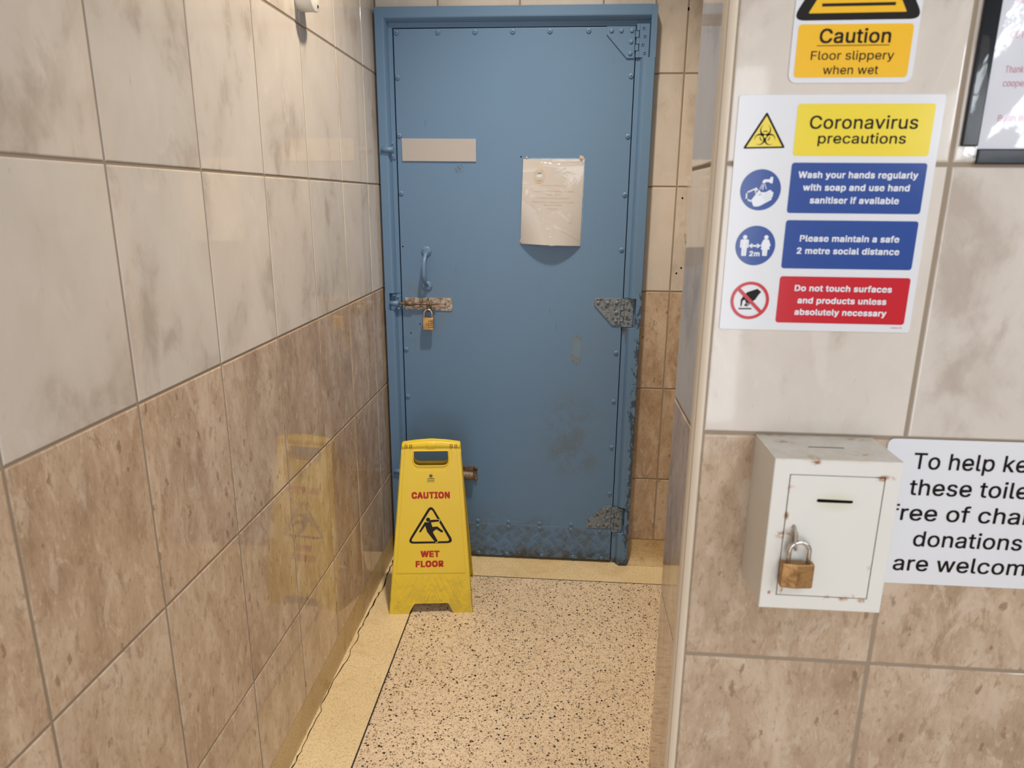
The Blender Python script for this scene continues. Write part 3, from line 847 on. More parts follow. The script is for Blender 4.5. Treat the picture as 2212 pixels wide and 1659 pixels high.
# rounded corner trim of the partition
mb = MB()
R_ = .0148
cx, cy = .8430+R_, PY-.0022+R_
prof = [(cx, cy)]+[(cx-R_*math.sin(a), cy-R_*math.cos(a)) for a in [PI/2*k/10 for k in range(11)]]
vs = [(x, y, FLOOR) for x, y in prof]+[(x, y, CEIL) for x, y in prof]
n = len(prof)
mb.add(vs, [(k, (k+1) % n, n+(k+1) % n, n+k) for k in range(n)], 0, True)
mb.add(vs, [tuple(range(n)), tuple(range(n, 2*n))])
struct(mb.build('trim_1', 'trim'))
# lobby walls behind the camera and on the right, with the daylight opening
mb = MB()
for a, b in (((-.1, FLOOR), (.25, CEIL)), ((1.65, FLOOR), (WX0+.1, CEIL)), ((.25, .97), (1.65, CEIL))):
    mb.box((a[0], -4.5, a[1]), (b[0], -4.4, b[1]))
struct(mb.build('wall_back', 'plaster'))
mb = MB()
OY0, OY1, OZ0, OZ1 = -4.34, -2.41, .47, .85
mb.box((WX0, -4.4, FLOOR), (WX0+.1, OY0, CEIL))
mb.box((WX0, OY1, FLOOR), (WX0+.1, .1, CEIL))
mb.box((WX0, OY0, FLOOR), (WX0+.1, OY1, OZ0))
mb.box((WX0, OY0, OZ1), (WX0+.1, OY1, CEIL))
struct(mb.build('wall_entrance', 'plaster'))
mb = MB()
for a, b in (((OY0, OZ0), (OY1, OZ0+.04)), ((OY0, OZ1-.04), (OY1, OZ1)), ((OY0, OZ0), (OY0+.04, OZ1)), ((OY1-.04, OZ0), (OY1, OZ1)), ((-3.39, OZ0), (-3.36, OZ1))):
    mb.box((WX0+.03, a[0], a[1]), (WX0+.07, b[0], b[1]))
struct(mb.build('window_1', 'white_plastic'))
mb = MB()
mb.box((-.1, -4.5, CEIL), (WX0+.1, .1, CEIL+.08))
struct(mb.build('ceiling', 'ceiling'))

# floor: terrazzo field, cream border, dark divider strips
mb = MB()
BX, BY = .158, -.171
DW = .0022
z = FLOOR


def q4(x0, y0, x1, y1, zz, mi):
    mb.add([(x0, y0, zz), (x1, y0, zz), (x1, y1, zz), (x0, y1, zz)], [(0, 1, 2, 3)], mi)


q4(BX+DW, -4.4, 2.4, BY-DW, z, 0)
q4(-.1, BY+DW, 2.4, .1, z, 1)
q4(-.1, -4.4, BX-DW, BY+DW, z, 1)
q4(BX-DW, -4.4, BX+DW, BY+DW, z, 2)
q4(BX+DW, BY-DW, 2.4, BY+DW, z, 2)
mb.box((-.1, -4.4, z-.06), (2.4, .1, z-.002), 0, 0)
fl = struct(mb.build('floor', ['terrazzo', 'border', 'divider'], norm=False))
# crack between the skirting and the border
mb = MB()
rc = random.Random(3)
y = -.06
pts = []
while y > -1.75:
    base = .015-.009*min(1, (-y-.1)/1.0)
    pts.append((base+rc.uniform(-.0045, .0045)+.004*math.sin(y*17)+.003, y, rc.uniform(.0006, .0019)*(1.4 if y > -.5 else 1)))
    y -= rc.uniform(.008, .03)
V, F = [], []
for k, (x, yy, hw) in enumerate(pts):
    V += [(x-hw, yy, z+.0009), (x+hw, yy, z+.0009)]
    if k:
        F.append((2*k-2, 2*k-1, 2*k+1, 2*k))
mb.add(V, F)
mb.build('crack', 'crack', fl)


# coved skirting
def cove(name, prof, path_fn, a, b, steps=2):
    mb = MB()
    n = len(prof)
    V, F = [], []
    for i in range(steps):
        t = a+(b-a)*i/(steps-1)
        V += [path_fn(d, zz, t) for d, zz in prof]
    for i in range(steps-1):
        for k in range(n-1):
            F.append((i*n+k, i*n+k+1, (i+1)*n+k+1, (i+1)*n+k))
    mb.add(V, F, 0, True)
    return struct(mb.build(name, 'skirting'))


cv = [(-.0014, -.981), (-.0006, -.985), (-.0002, -1.03), (.0004, -1.055), (.0016, -1.066), (.0034, -1.0702)]
cove('baseboard_left', cv, lambda d, zz, t: (d, t, zz), -4.4, 0)
cv2 = [(-.002, -.975), (0, -.985), (.002, -1.02), (.008, -1.042), (.018, -1.058), (.032, -1.0675), (.044, -1.0702)]
cove('baseboard_far', cv2, lambda d, zz, t: (t, -d, zz), .9305, 2.4)

# ------------------------------------------------------------------ blue steel door
DO = Vector((.47, 0, FLOOR))
door = struct(empty('door_1', DO))


def D(mbx, name, mats, parent=None):
    return mbx.build(name, mats, parent or door, DO)


LY = -.025     # face of the leaf
FY = -.046     # face of the frame
RB = -.0235    # rebate strip of the frame
mb = MB()
prof = [(0, .0), (0, FY+.002), (.03, FY), (.50, FY), (.56, FY+.001), (.64, FY+.006), (.71, FY+.014), (.76, RB-.001), (.80, RB), (1, RB), (1, 0)]


def leg(fn, segs, wid):
    """extrude the moulded section; fn(d, y, t) -> xyz, d measured from the outer edge"""
    n = len(prof)
    for (t0, t1) in segs:
        V = [fn(p*wid, y, t, p) for t in (t0, t1) for p, y in prof]
        F = [(k, k+1, n+k+1, n+k) for k in range(n-1)]
        F += [tuple(range(n)), tuple(range(n, 2*n))]
        mb.add(V, F, 0, False)


XL0, XL1, XR1, XR0, ZT0, ZT1 = .009, .0630, .8685, .930, .919, .8605
HZ = [(-.9365, -.8240), (-.1275, -.0215), (.7620, .8700)]       # hinge pockets
KZ = [(-.0800, -.0175)]
# right jamb
cuts = [FLOOR]+[c for h in HZ for c in h]


def jr(d, y, t, p):
    return (XR0-d, y, t+(d if t > .91 else 0)*0 if t < .9 else ZT0-p*(ZT0-ZT1))


leg(jr, [(FLOOR, HZ[0][0]), (HZ[0][1], HZ[1][0]), (HZ[1][1], HZ[2][0])], XR0-XR1)
for a, b in HZ:
    mb.box((.9115, FY, a), (XR0, 0, b))
    mb.box((XR1, RB+.002, a), (.912, 0, b))
mb.box((.9115, FY, HZ[2][1]), (XR0, 0, ZT0-.002))


def jl(d, y, t, p):
    return (XL0+d, y, t if t < .9 else ZT0-p*(ZT0-ZT1))


leg(jl, [(FLOOR, KZ[0][0]), (KZ[0][1], .95)], XL1-XL0)
for a, b in KZ:
    mb.box((XL0, FY, a), (.0255, 0, b))
    mb.box((.025, RB+.002, a), (XL1, 0, b))


def jh(d, y, t, p):
    return (XL0+p*(XL1-XL0) if t < .5 else .9118, y, ZT0-d)


leg(jh, [(0, 1)], ZT0-ZT1)
D(mb, 'door_frame', 'frame')
# leaf
mb = MB()
LX0, LX1, LZ0, LZ1 = .0672, .8655, -1.0575, .8570
mb.box((LX0, LY, LZ0), (LX1, .002, LZ1), .0012)
for (x, z_) in ((.076, .148), (.131, -.132), (.096, -.166), (.497, .455)):
    mb.lathe([(.0026, 0), (.0024, .0004)], (x, LY, z_), (0, -1, 0), 10, 1)
leaf = D(mb, 'door_leaf', ['leaf', 'dark'])


def rivet_mb():
    m = MB()
    m.lathe([(.0088, 0), (.0086, .0010), (.0072, .0026), (.0045, .0036), (.0018, .0039)], (0, 0, 0), (0, -1, 0), 20, 0)
    m.lathe([(.0017, .0038), (.0015, .0042)], (0, 0, 0), (0, -1, 0), 10, 1)
    return m


riv0 = None


def rivet(x, z_, parent, y=LY, sc=1.0, name='rivet'):
    global riv0
    if riv0 is None:
        o = riv0 = rivet_mb().build(name, ['iron', 'dark'], parent)
    else:
        o = riv0.copy()
        o.name = name
        COL.objects.link(o)
        o.parent = parent
    o.location = Vector((x, y, z_))-DO
    o.scale = (sc, sc, sc)
    return o


for x in (.071, .216, .340, .465, .587, .713):
    rivet(x+(.006 if x < .1 else 0), .8455, leaf)
for z_ in (.707, .522, .331, -.229, -.411):
    rivet(.0765, z_, leaf)
for x, z_ in ((.8565, .709), (.8555, .521), (.8550, .332), (.853, .146), (.851, -.223), (.851, -.407), (.851, -.588), (.852, -.776)):
    rivet(x, z_, leaf)
for x in (.341, .463, .585, .709):
    rivet(x, -.9135, leaf)
rivet(.083, -.046, leaf)
# tread plate along the foot
mb = MB()
KY = LY-.0025
mb.box((LX0+.003, KY, LZ0-.001), (LX1-.001, LY+.001, -.9225), .0008)
for j, zc in enumerate((-.925, -.953, -.981, -1.009, -1.037, -1.062)):
    odd = j % 2 == 0
    for i in range(-5, 11):
        xc = .328+.0570*i+(.0285 if odd else 0)
        s_ = 1 if odd else -1
        for k in range(-2, 3):
            ox, oz = xc+k*.0058, zc-k*.0058*s_*1
            d = Vector((1, s_))*.0100
            if not odd:
                ox, oz = xc+k*.0058, zc+k*.0058
            pa, pb = Vector((ox, oz))-d, Vector((ox, oz))+d
            if min(pa.y, pb.y) < LZ0+.001 or max(pa.y, pb.y) > -.9235 or pa.x < LX0+.004 or pb.x > LX1-.002:
                # clipped bar at the edge of the plate
                if not (LZ0+.004 < oz < -.926 and LX0+.008 < ox < LX1-.006):
                    continue
                pa, pb = Vector((ox, oz))-d*.45, Vector((ox, oz))+d*.45
                if min(pa.y, pb.y) < LZ0+.001 or max(pa.y, pb.y) > -.9235:
                    continue
            m_ = (pa+pb)/2
            pr = Vector((-(pb-pa).y, (pb-pa).x)).normalized()*.0017
            V = [(pa.x, KY, pa.y), (m_.x-pr.x, KY, m_.y-pr.y), (pb.x, KY, pb.y), (m_.x+pr.x, KY, m_.y+pr.y),
                 (pa.x*.5+m_.x*.5, KY-.0022, pa.y*.5+m_.y*.5), (pb.x*.5+m_.x*.5, KY-.0022, pb.y*.5+m_.y*.5)]
            mb.add(V, [(0, 1, 4), (1, 5, 4), (1, 2, 5), (2, 3, 5), (3, 4, 5), (3, 0, 4)])
kick = D(mb, 'kick_plate', 'kick')
tag(kick, 'scuffed blue tread plate along the foot of the door')
for x, z_ in ((.341, -.934), (.463, -.933), (.585, -.933), (.709, -.934), (.82, -.936), (.345, -1.049), (.457, -1.049), (.596, -1.049), (.72, -1.049), (.832, -1.050)):
    rivet(x, z_, kick, KY-.0005, .88)


# hinges
def screw_mb():
    m = MB()
    m.lathe([(.0058, 0), (.0056, .0010), (.0042, .0020), (.0024, .0012), (.0020, .0005)], (0, 0, 0), (0, -1, 0), 16, 0)
    m.lathe([(.0021, .0012), (.0018, .0016)], (0, 0, 0), (0, -1, 0), 4, 1)
    return m


def hinge(plate, frame_r, rivs, scs, mat, knz):
    h = empty('hinge', (0, 0, 0))
    h.parent = door
    zc = sum(p[1] for p in plate)/len(plate)
    h.location = Vector((.862, LY, zc))-DO
    ho = Vector((.862, LY, zc))
    mb = MB()
    mb.prism(plate, LY+.001, LY-.0045, .0008)
    mb.build('door_plate', mat, h, ho)
    fx0, fz0, fx1, fz1 = frame_r
    mb = MB()
    mb.box((fx0+.011, RB+.001, fz0), (fx1, LY-.0050, fz1), .0008)
    ka, kb = sorted(knz)
    for a, b in ((fz0, ka[0]), (ka[1], kb[0]), (kb[1], fz1)):
        mb.box((fx0+.001, RB+.001, a), (fx0+.012, LY-.0050, b), .0008)
    mb.build('frame_plate', mat, h, ho)
    mb = MB()
    for a, b in knz:
        mb.box((fx0-.002, RB+.001, a+.0012), (fx0+.0085, LY-.0056, b-.0012), .0012)
    mb.build('knuckle', mat, h, ho)
    for k, (x, z_) in enumerate(rivs):
        m = MB()
        m.lathe([(.0072, 0), (.0070, .0012), (.0052, .0030), (.0024, .0036)], (0, 0, 0), (0, -1, 0), 18)
        m.build('rivet', mat, h, loc=Vector((x, LY-.0045, z_))-ho)
    for x, z_ in scs:
        screw_mb().build('screw', [mat, 'dark'], h, loc=Vector((x, LY-.0050, z_))-ho)
    return h


hinge([(.771, .8575), (.771, .834), (.839, .762), (.8625, .762), (.8625, .8575)], (.8660, .7645, .9085, .8655),
      [(.787, .844), (.818, .844), (.852, .844), (.851, .811), (.850, .776)], [(.889, .852), (.894, .828), (.888, .803), (.895, .778)], 'iron', ((.824, .845), (.784, .805)))
h2 = hinge([(.7655, -.0235), (.7655, -.049), (.832, -.1205), (.8585, -.1205), (.8585, -.0235)], (.8605, -.1245, .9035, -.0245),
           [(.779, -.040), (.813, -.040), (.845, -.039), (.845, -.074), (.844, -.105)], [(.882, -.038), (.889, -.061), (.882, -.087), (.888, -.111)], 'rusty', ((-.066, -.044), (-.106, -.086)))
tag(h2, 'middle hinge with flaking paint and rust')
h3 = hinge([(.7665, -.9215), (.7665, -.893), (.839, -.8265), (.8605, -.8265), (.8605, -.9215)][::-1], (.8625, -.9335, .9035, -.8345),
           [(.846, -.839), (.847, -.877), (.781, -.909), (.815, -.910), (.846, -.908)], [(.883, -.848), (.888, -.874), (.881, -.897), (.889, -.923)], 'rusty', ((-.874, -.854), (-.914, -.894)))
tag(h3, 'bottom hinge, rusty where the paint is gone')

# bow handle
hd = empty('handle')
hd.parent = door
ho = Vector((.16, LY, .07))
hd.location = ho-DO
mb = MB()
pth = [(.1605, LY-.002, .128), (.1600, LY-.014, .121), (.1595, LY-.028, .110), (.1588, LY-.037, .096), (.1583, LY-.041, .075), (.158, LY-.042, .052), (.1582, LY-.040, .034), (.1590, LY-.030, .022), (.1597, LY-.016, .014), (.160, LY-.002, .010)]
mb.tube(pth, [.0075, .0070, .0066, .0068, .0074, .0078, .0076, .0070, .0070, .0075], 14, 0, flatten=(1.0, .72))
mb.build('grip', 'iron', hd, ho)
for zc, xc in ((.1315, .161), (.0075, .161)):
    mb = MB()
    mb.lathe([(.0185, 0), (.0182, .0022), (.0150, .0046), (.008, .0058)], (xc, LY, zc), (0, -1, 0), 28)
    ros = mb.build('rosette', 'iron', hd, ho)
    for dx, dz in ((-.009, .005 if zc > .1 else -.003), (.0105, -.003 if zc > .1 else -.003)):
        m = MB()
        m.lathe([(.0042, 0), (.0040, .0008), (.0026, .0004)], (xc+dx, LY-.0046, zc+dz), (0, -1, 0), 14)
        m.lathe([(.0016, .0006), (.0014, .0010)], (xc+dx, LY-.0046, zc+dz), (0, -1, 0), 8, 1)
        m.build('screw', ['iron', 'dark'], hd, ho)


def half_socket(name, x0, x1, zc, r, tabs, y=RB):
    """painted keeper: flat tabs with a half round socket for the bolt"""
    k = empty(name)
    k.parent = door
    o = Vector((x1, y, zc))
    k.location = o-DO
    m = MB()
    N = 14
    V, F = [], []
    yy = FY-.001
    for x, rr in ((x0, r*.86), (x1, r)):
        for ro in (rr, rr*.72):
            for q in range(N+1):
                a = PI*q/N
                V.append((x, yy-math.sin(a)*ro*1.25+.004, zc+math.cos(a)*ro))
    n = N+1
    for q in range(N):
        F += [(q, q+1, 2*n+q+1, 2*n+q), (n+q, n+q+1, 3*n+q+1, 3*n+q), (q, q+1, n+q+1, n+q), (2*n+q, 2*n+q+1, 3*n+q+1, 3*n+q)]
    m.add(V, F, 0, True)
    m.build('socket', 'iron', k, o)
    m = MB()
    m.box((x1-.017, y-.004, zc-tabs), (x1+.002, y+.001, zc+tabs), .001)
    m.build('keeper_plate', 'iron', k, o)
    for dz in (tabs*.72, -tabs*.72):
        m = MB()
        m.lathe([(.0050, 0), (.0046, .0014), (.0026, .0020)], (x1-.009, y-.004, zc+dz), (0, -1, 0), 14)
        m.lathe([(.0016, .0018), (.0014, .0022)], (x1-.009, y-.004, zc+dz), (0, -1, 0), 8, 1)
        m.build('screw', ['iron', 'dark'], k, o)
    return k


half_socket('bolt_keeper', .0175, .0595, .4745, .0105, .029)
half_socket('bolt_keeper', .0180, .0595, -.708, .0105, .026)
k2 = half_socket('bolt_keeper', .0265, .0600, -.0545, .0105, .028)
ko = Vector((.0600, RB, -.0545))
for x, z_ in ((.037, -.026), (.0545, -.0745)):
    m = MB()
    m.lathe([(.0085, 0), (.0080, .004), (.0055, .0075), (.002, .009)], (x, RB-.006, z_), (0, -1, 0), 18)
    m.build('coach_bolt', 'iron', k2, ko)

# slide bolt beside the handle
sb = empty('slide_bolt')
sb.parent = door
so = Vector((.165, LY, -.057))
sb.location = so-DO
mb = MB()
mb.prism(rpoly([(.078, -.0345), (.252, -.0335), (.252, -.0805), (.078, -.0785)], [.002, .009, .009, .002][::1]), LY+.0005, LY-.003, .0006)
mb.box((.0795, LY-.0055, -.0780), (.112, LY-.002, -.0350), .0010)
mb.box((.1125, LY-.0042, -.0775), (.157, LY-.002, -.0355), .0008)
mb.build('back_plate', 'bolt', sb, so)
mb = MB()
mb.tube([(.0505, LY-.0125, -.0555), (.0525, LY-.0125, -.0555), (.150, LY-.0125, -.0555), (.196, LY-.0125, -.0553)], [.0030, .0046, .0046, .0044], 14)
mb.tube([(.196, LY-.010, -.0553), (.229, LY-.008, -.0553)], .0020, 8)
mb.box((.2265, LY-.0085, -.0625), (.2295, LY-.003, -.0490))
mb.build('bolt_rod', 'rust_rod', sb, so)
mb = MB()
mb.lathe([(.0085, 0), (.0085, .030)], (.081, LY-.0115, -.0555), (1, 0, 0), 18)
mb.lathe([(.0075, 0), (.0075, .012)], (.160, LY-.0110, -.0555), (1, 0, 0), 18)
mb.tube([(.176, LY-.003, -.047), (.176, LY-.012, -.047), (.176, LY-.020, -.055), (.176, LY-.020, -.078), (.176, LY-.012, -.082)], .0034, 10)
mb.tube([(.1635, LY-.003, -.040), (.1635, LY-.014, -.044), (.1640, LY-.024, -.056), (.1645, LY-.026, -.074), (.1655, LY-.023, -.0825), (.1660, LY-.014, -.078)], .0030, 10)
mb.build('staple', 'bolt_dark', sb, so)
for x, z_, r in ((.0885, -.0415, .0038), (.1085, -.0410, .0030), (.0885, -.0715, .0038), (.1075, -.0715, .0042), (.1215, -.0715, .0042), (.1375, -.0430, .0070), (.1385, -.0715, .0070), (.2385, -.0420, .0040), (.2385, -.0735, .0040)):
    m = MB()
    m.lathe([(r, 0), (r*.94, r*.35), (r*.6, r*.6), (r*.2, r*.62)], (x, LY-.0042 if x < .2 else LY-.003, z_), (0, -1, 0), 16)
    m.build('bolt_head', 'bolt', sb, so)
# lower slide bolt, half behind the yellow sign
sb2 = empty('slide_bolt')
sb2.parent = door
so = Vector((.24, LY, -.713))
sb2.location = so-DO
mb = MB()
mb.prism(rpoly([(.140, -.684), (.341, -.684), (.341, -.742), (.140, -.742)], .006), LY+.0005, LY-.004, .0008)
mb.build('back_plate', 'bolt_dark', sb2, so)
mb = MB()
mb.tube([(.052, LY-.017, -.713), (.200, LY-.017, -.713)], .0095, 16)
mb.build('bolt_rod', 'bolt_dark', sb2, so)
mb = MB()
mb.lathe([(.0140, 0), (.0140, .176), (.0130, .178)], (.150, LY-.0165, -.7145), (1, 0, 0), 24)
mb.build('barrel', 'bolt_mid', sb2, so)
for x, z_ in ((.335, -.691), (.335, -.735), (.146, -.691), (.146, -.735)):
    m = MB()
    m.lathe([(.0062, 0), (.0058, .003), (.003, .0050)], (x, LY-.004, z_), (0, -1, 0), 16)
    m.build('bolt_head', 'bolt_dark', sb2, so)
tag(sb2, 'lower rusty slide bolt, half hidden by the yellow sign')


# ------------------------------------------------------------------ padlocks
def shackle(mb_, xa, xb, z0, ztop, y, r, up=(0, 1, 0)):
    R = (xb-xa)/2
    xc = (xa+xb)/2
    zc = ztop-R
    p = [(xa, y, z0), (xa, y, zc)]+[(xc-R*math.cos(PI*k/12), y, zc+R*math.sin(PI*k/12)) for k in range(1, 12)]+[(xb, y, zc), (xb, y, z0)]
    mb_.tube(p, r, 12, up=up)


po = Vector((.1665, -.0500, -.1485))
pl = tag(empty('padlock', po, 0), 'small brass combination padlock hanging from the slide bolt of the blue door', 'padlock')
mb = MB()
mb.box((.1468, -.0565, -.1485), (.1862, -.0435, -.1030), .0030, seg=3)
pb = mb.build('body', 'brass', pl, po)
mb = MB()
shackle(mb, .1520, .1812, -.104, -.0735, -.0500, .0031)
mb.build('shackle', 'chrome', pl, po)
mb = MB()
for k in range(4):
    mb.lathe([(.0021, 0), (.0019, .0006)], (.1705, -.0564, -.1140-k*.0078), (0, -1, 0), 10)
    mb.box((.1745, -.0569, -.1160-k*.0078), (.1850, -.0562, -.1118-k*.0078), .0003)
mb.build('dial', 'yellow_dark', pl, po)

# ------------------------------------------------------------------ flat things on the door
mb = MB()
bo = Vector((.213, LY, .4385))
mb.prism(rpoly([(.084, .5135), (.342, .5125), (.342, .4385), (.085, .4395)], .0015), LY-.0002, LY-.0035, .0004)
bp = mb.build('blank_sign', 'plate_white', None, bo, bo)
tag(bp, 'blank white rectangular plate fixed to the blue door above the handle', 'sign')

# wrinkled notice in a clear pouch
NX0, NX1, NZ0, NZ1 = .5045, .7120, .1600, .4480
no = Vector((.608, LY, NZ0))
nt = tag(empty('notice', no), 'curling paper notice in a clear pouch taped to the blue door', 'notice')


def sheet_y(u, v):
    """distance of the sheet from the door; u, v in 0..1"""
    u, v = min(max(u, 0), 1), min(max(v, 0), 1)
    belly = .030*(abs(math.sin(PI*u))**.9)*(1-v)**1.7
    side = .010*math.sin(PI*min(max(v, 0), 1))*(1-u)**2
    return LY-.0025-belly-side


def N_(u, v, off=0.0):
    x = NX0+(NX1-NX0)*u-.006*(1-v)*(1-u)+(-.004)*(1-v)*u
    zz = NZ0+(NZ1-NZ0)*v+(.004*(1-u)*(1-v)-.002*u*(1-v))
    return (x, sheet_y(u, v)-off, zz)


def grid(mb_, fn, nu, nv, mi=0):
    V = [fn(i/nu, j/nv) for j in range(nv+1) for i in range(nu+1)]
    F = [(j*(nu+1)+i, j*(nu+1)+i+1, (j+1)*(nu+1)+i+1, (j+1)*(nu+1)+i) for j in range(nv) for i in range(nu)]
    mb_.add(V, F, mi, True)


mb = MB()
grid(mb, lambda u, v: N_(u, v, 0), 24, 32)
mb.build('paper', 'paper', nt, no)
creases = [[(.30, .945), (.55, .925), (.95, .94)], [(.0, .865), (.12, .875), (.30, .885)], [(.0, .73), (.08, .732)], [(.0, .69), (.25, .665), (.42, .64), (.54, .61)],
           [(.0, .57), (.15, .51), (.24, .45), (.29, .41), (.34, .45)], [(.34, .41), (.42, .33), (.50, .26), (.53, .17), (.50, .13)], [(.80, .37), (.82, .35), (.80, .30)],
           [(.36, .24), (.40, .21), (.46, .22)], [(.55, .25), (.75, .18), (.95, .10)], [(.62, .42), (.80, .30)]]


def crease_h(u, v):
    h = 0
    for c in creases:
        dm = 9
        for a, b in zip(c[:-1], c[1:]):
            ax, ay, bx, by = a[0], a[1]*1.4, b[0], b[1]*1.4
            px, py = u, v*1.4
            L = (bx-ax)**2+(by-ay)**2
            t = max(0, min(1, ((px-ax)*(bx-ax)+(py-ay)*(by-ay))/L))
            dm = min(dm, math.hypot(px-ax-t*(bx-ax), py-ay-t*(by-ay)))
        if dm < .035:
            h += .0030*(1-dm/.035)**1.4
    return h


mb = MB()
grid(mb, lambda u, v: N_(u*1.03-.015, v*1.02-.008, .0016+crease_h(u, v)), 110, 150)
mb.build('pouch', 'pouch', nt, no, norm=False)


def NT(u_mm, v_mm):
    """millimetres on the paper -> curved surface"""
    return N_(u_mm/207.5, v_mm/288.0, .0006)


C_ = 107
for t, wd, zz in (('BUILTH WELLS TOWN COUNCIL', 85, 361), ('DO NOT PUT ANY SANITARY WASTE DOWN', 139, 342), ('THESE TOILETS', 50, 331), ('THIS FACILITY CAN NOT SUSTAIN IT', 115, 319),
                  ('PLEASE DO NOT DISRESPECT OUR TOILETS', 142, 305.5), ('OR OUR CLEANER', 61, 296), ('THANK YOU', 40, 283)):
    mb = MB()
    text(mb, t, C_-wd/2, C_+wd/2, zz-160-2.4, NT, 4.6)
    mb.build('lettering', 'faint_ink', nt, no)
mb = MB()
cu_, cv_ = 57, 232
ring(mb, ellipse(cu_, cv_, 19, 26), ellipse(cu_, cv_, 15.5, 21.5), NT, 0)
ring(mb, ellipse(cu_, cv_, 13.6, 20), ellipse(cu_, cv_, 12.6, 18.7), NT, 1)
mb.flat(ellipse(cu_, cv_+24, 9, 5, 20), NT, 0)
mb.flat(rpoly([(cu_-9, cv_+2), (cu_-5, cv_+5), (cu_+7, cv_+5), (cu_+9, cv_), (cu_+6, cv_-5), (cu_-6, cv_-5)], 2), NT, 3)
for k in range(3):
    mb.flat(capsule((cu_-7+k, cv_+7+k*2), (cu_+8-k, cv_+8+k*2), .7), NT, 2)
mb.flat(ellipse(cu_, cv_-12, 9, 4, 20), NT, 1)
mb.build('crest', ['crest_orange', 'crest_green', 'crest_blue', 'sign_white'], nt, no)
rw = random.Random(5)
for cx_, cz_, r in ((.702, .4515, .0075), (.5165, .4520, .0035), (.5005, .172, .006)):
    m = MB()
    bm = bmesh.new()
    bmesh.ops.create_icosphere(bm, subdivisions=2, radius=r)
    for q in bm.verts:
        q.co *= 1+rw.uniform(-.28, .28)
        q.co.y *= .5
        q.co += Vector((cx_, LY-.003, cz_))
    bm.verts.index_update()
    m.add([q.co[:] for q in bm.verts], [[q.index for q in f.verts] for f in bm.faces])
    bm.free()
    tag(m.build('adhesive_blob', 'wad', nt, no), 'brown dried blob of adhesive at the corner')

# ------------------------------------------------------------------ yellow folding floor sign
SGA = math.radians(7.373)
LEAN = math.radians(11)
s_or = Vector((.0872, -.449, FLOOR))+Vector((math.cos(SGA), math.sin(SGA), 0))*.1435
sg = tag(empty('wet_floor_sign', s_or, SGA), 'yellow folding wet floor sign standing on the terrazzo in front of the blue door', 'sign')


def SF(u, v, w_=0.0):
    """front leaf: mm across, mm up the leaf, mm back into it"""
    u, v, w_ = (u-143.5)/1000, v/1000, w_/1000
    return Vector((u, v*math.sin(LEAN)+w_*math.cos(LEAN), v*math.cos(LEAN)-w_*math.sin(LEAN)))


AP = SF(0, 596)[1]+.010      # hinge line


def SBk(u, v, w_=0.0):
    p = SF(u, v, w_)
    return Vector((p.x, 2*AP-p.y, p.z))


OUT = [(-.5, 0), (67, 0), (87, 35), (202.5, 35), (220, 0), (288, 0), (250, 560), (248, 592), (200, 600), (149, 604), (98, 600), (50, 593), (47, 560)]
HOLE = rpoly([(89, 567), (207, 567), (210, 514.5), (86.5, 514.5)], [4, 4, 25, 25], 9)


def leaf_mesh(mb_, fn, thick):
    """plate with the hand hole, from a filled 2D curve"""
    cu = bpy.data.curves.new('c', 'CURVE')
    cu.dimensions = '2D'
    cu.fill_mode = 'BOTH'
    for pts in (rpoly(OUT, [1, 3, 7, 7, 3, 3, 0, 6, 0, 0, 0, 6, 0], 4), HOLE):
        sp = cu.splines.new('POLY')
        sp.points.add(len(pts)-1)
        for q, (a, b) in zip(sp.points, pts):
            q.co = (a/1000, b/1000, 0, 1)
        sp.use_cyclic_u = True
    cu.extrude = thick/2000-.0006
    cu.bevel_depth = .0006
    cu.bevel_resolution = 1
    cu.offset = -.0006
    o = bpy.data.objects.new('c', cu)
    COL.objects.link(o)
    dg = bpy.context.evaluated_depsgraph_get()
    me = bpy.data.meshes.new_from_object(o.evaluated_get(dg))
    mb_.add([fn(q.co.x*1000, q.co.y*1000, thick/2-q.co.z*1000) for q in me.vertices], [list(p.vertices) for p in me.polygons])
    bpy.data.objects.remove(o)
    bpy.data.curves.remove(cu)
    bpy.data.meshes.remove(me)


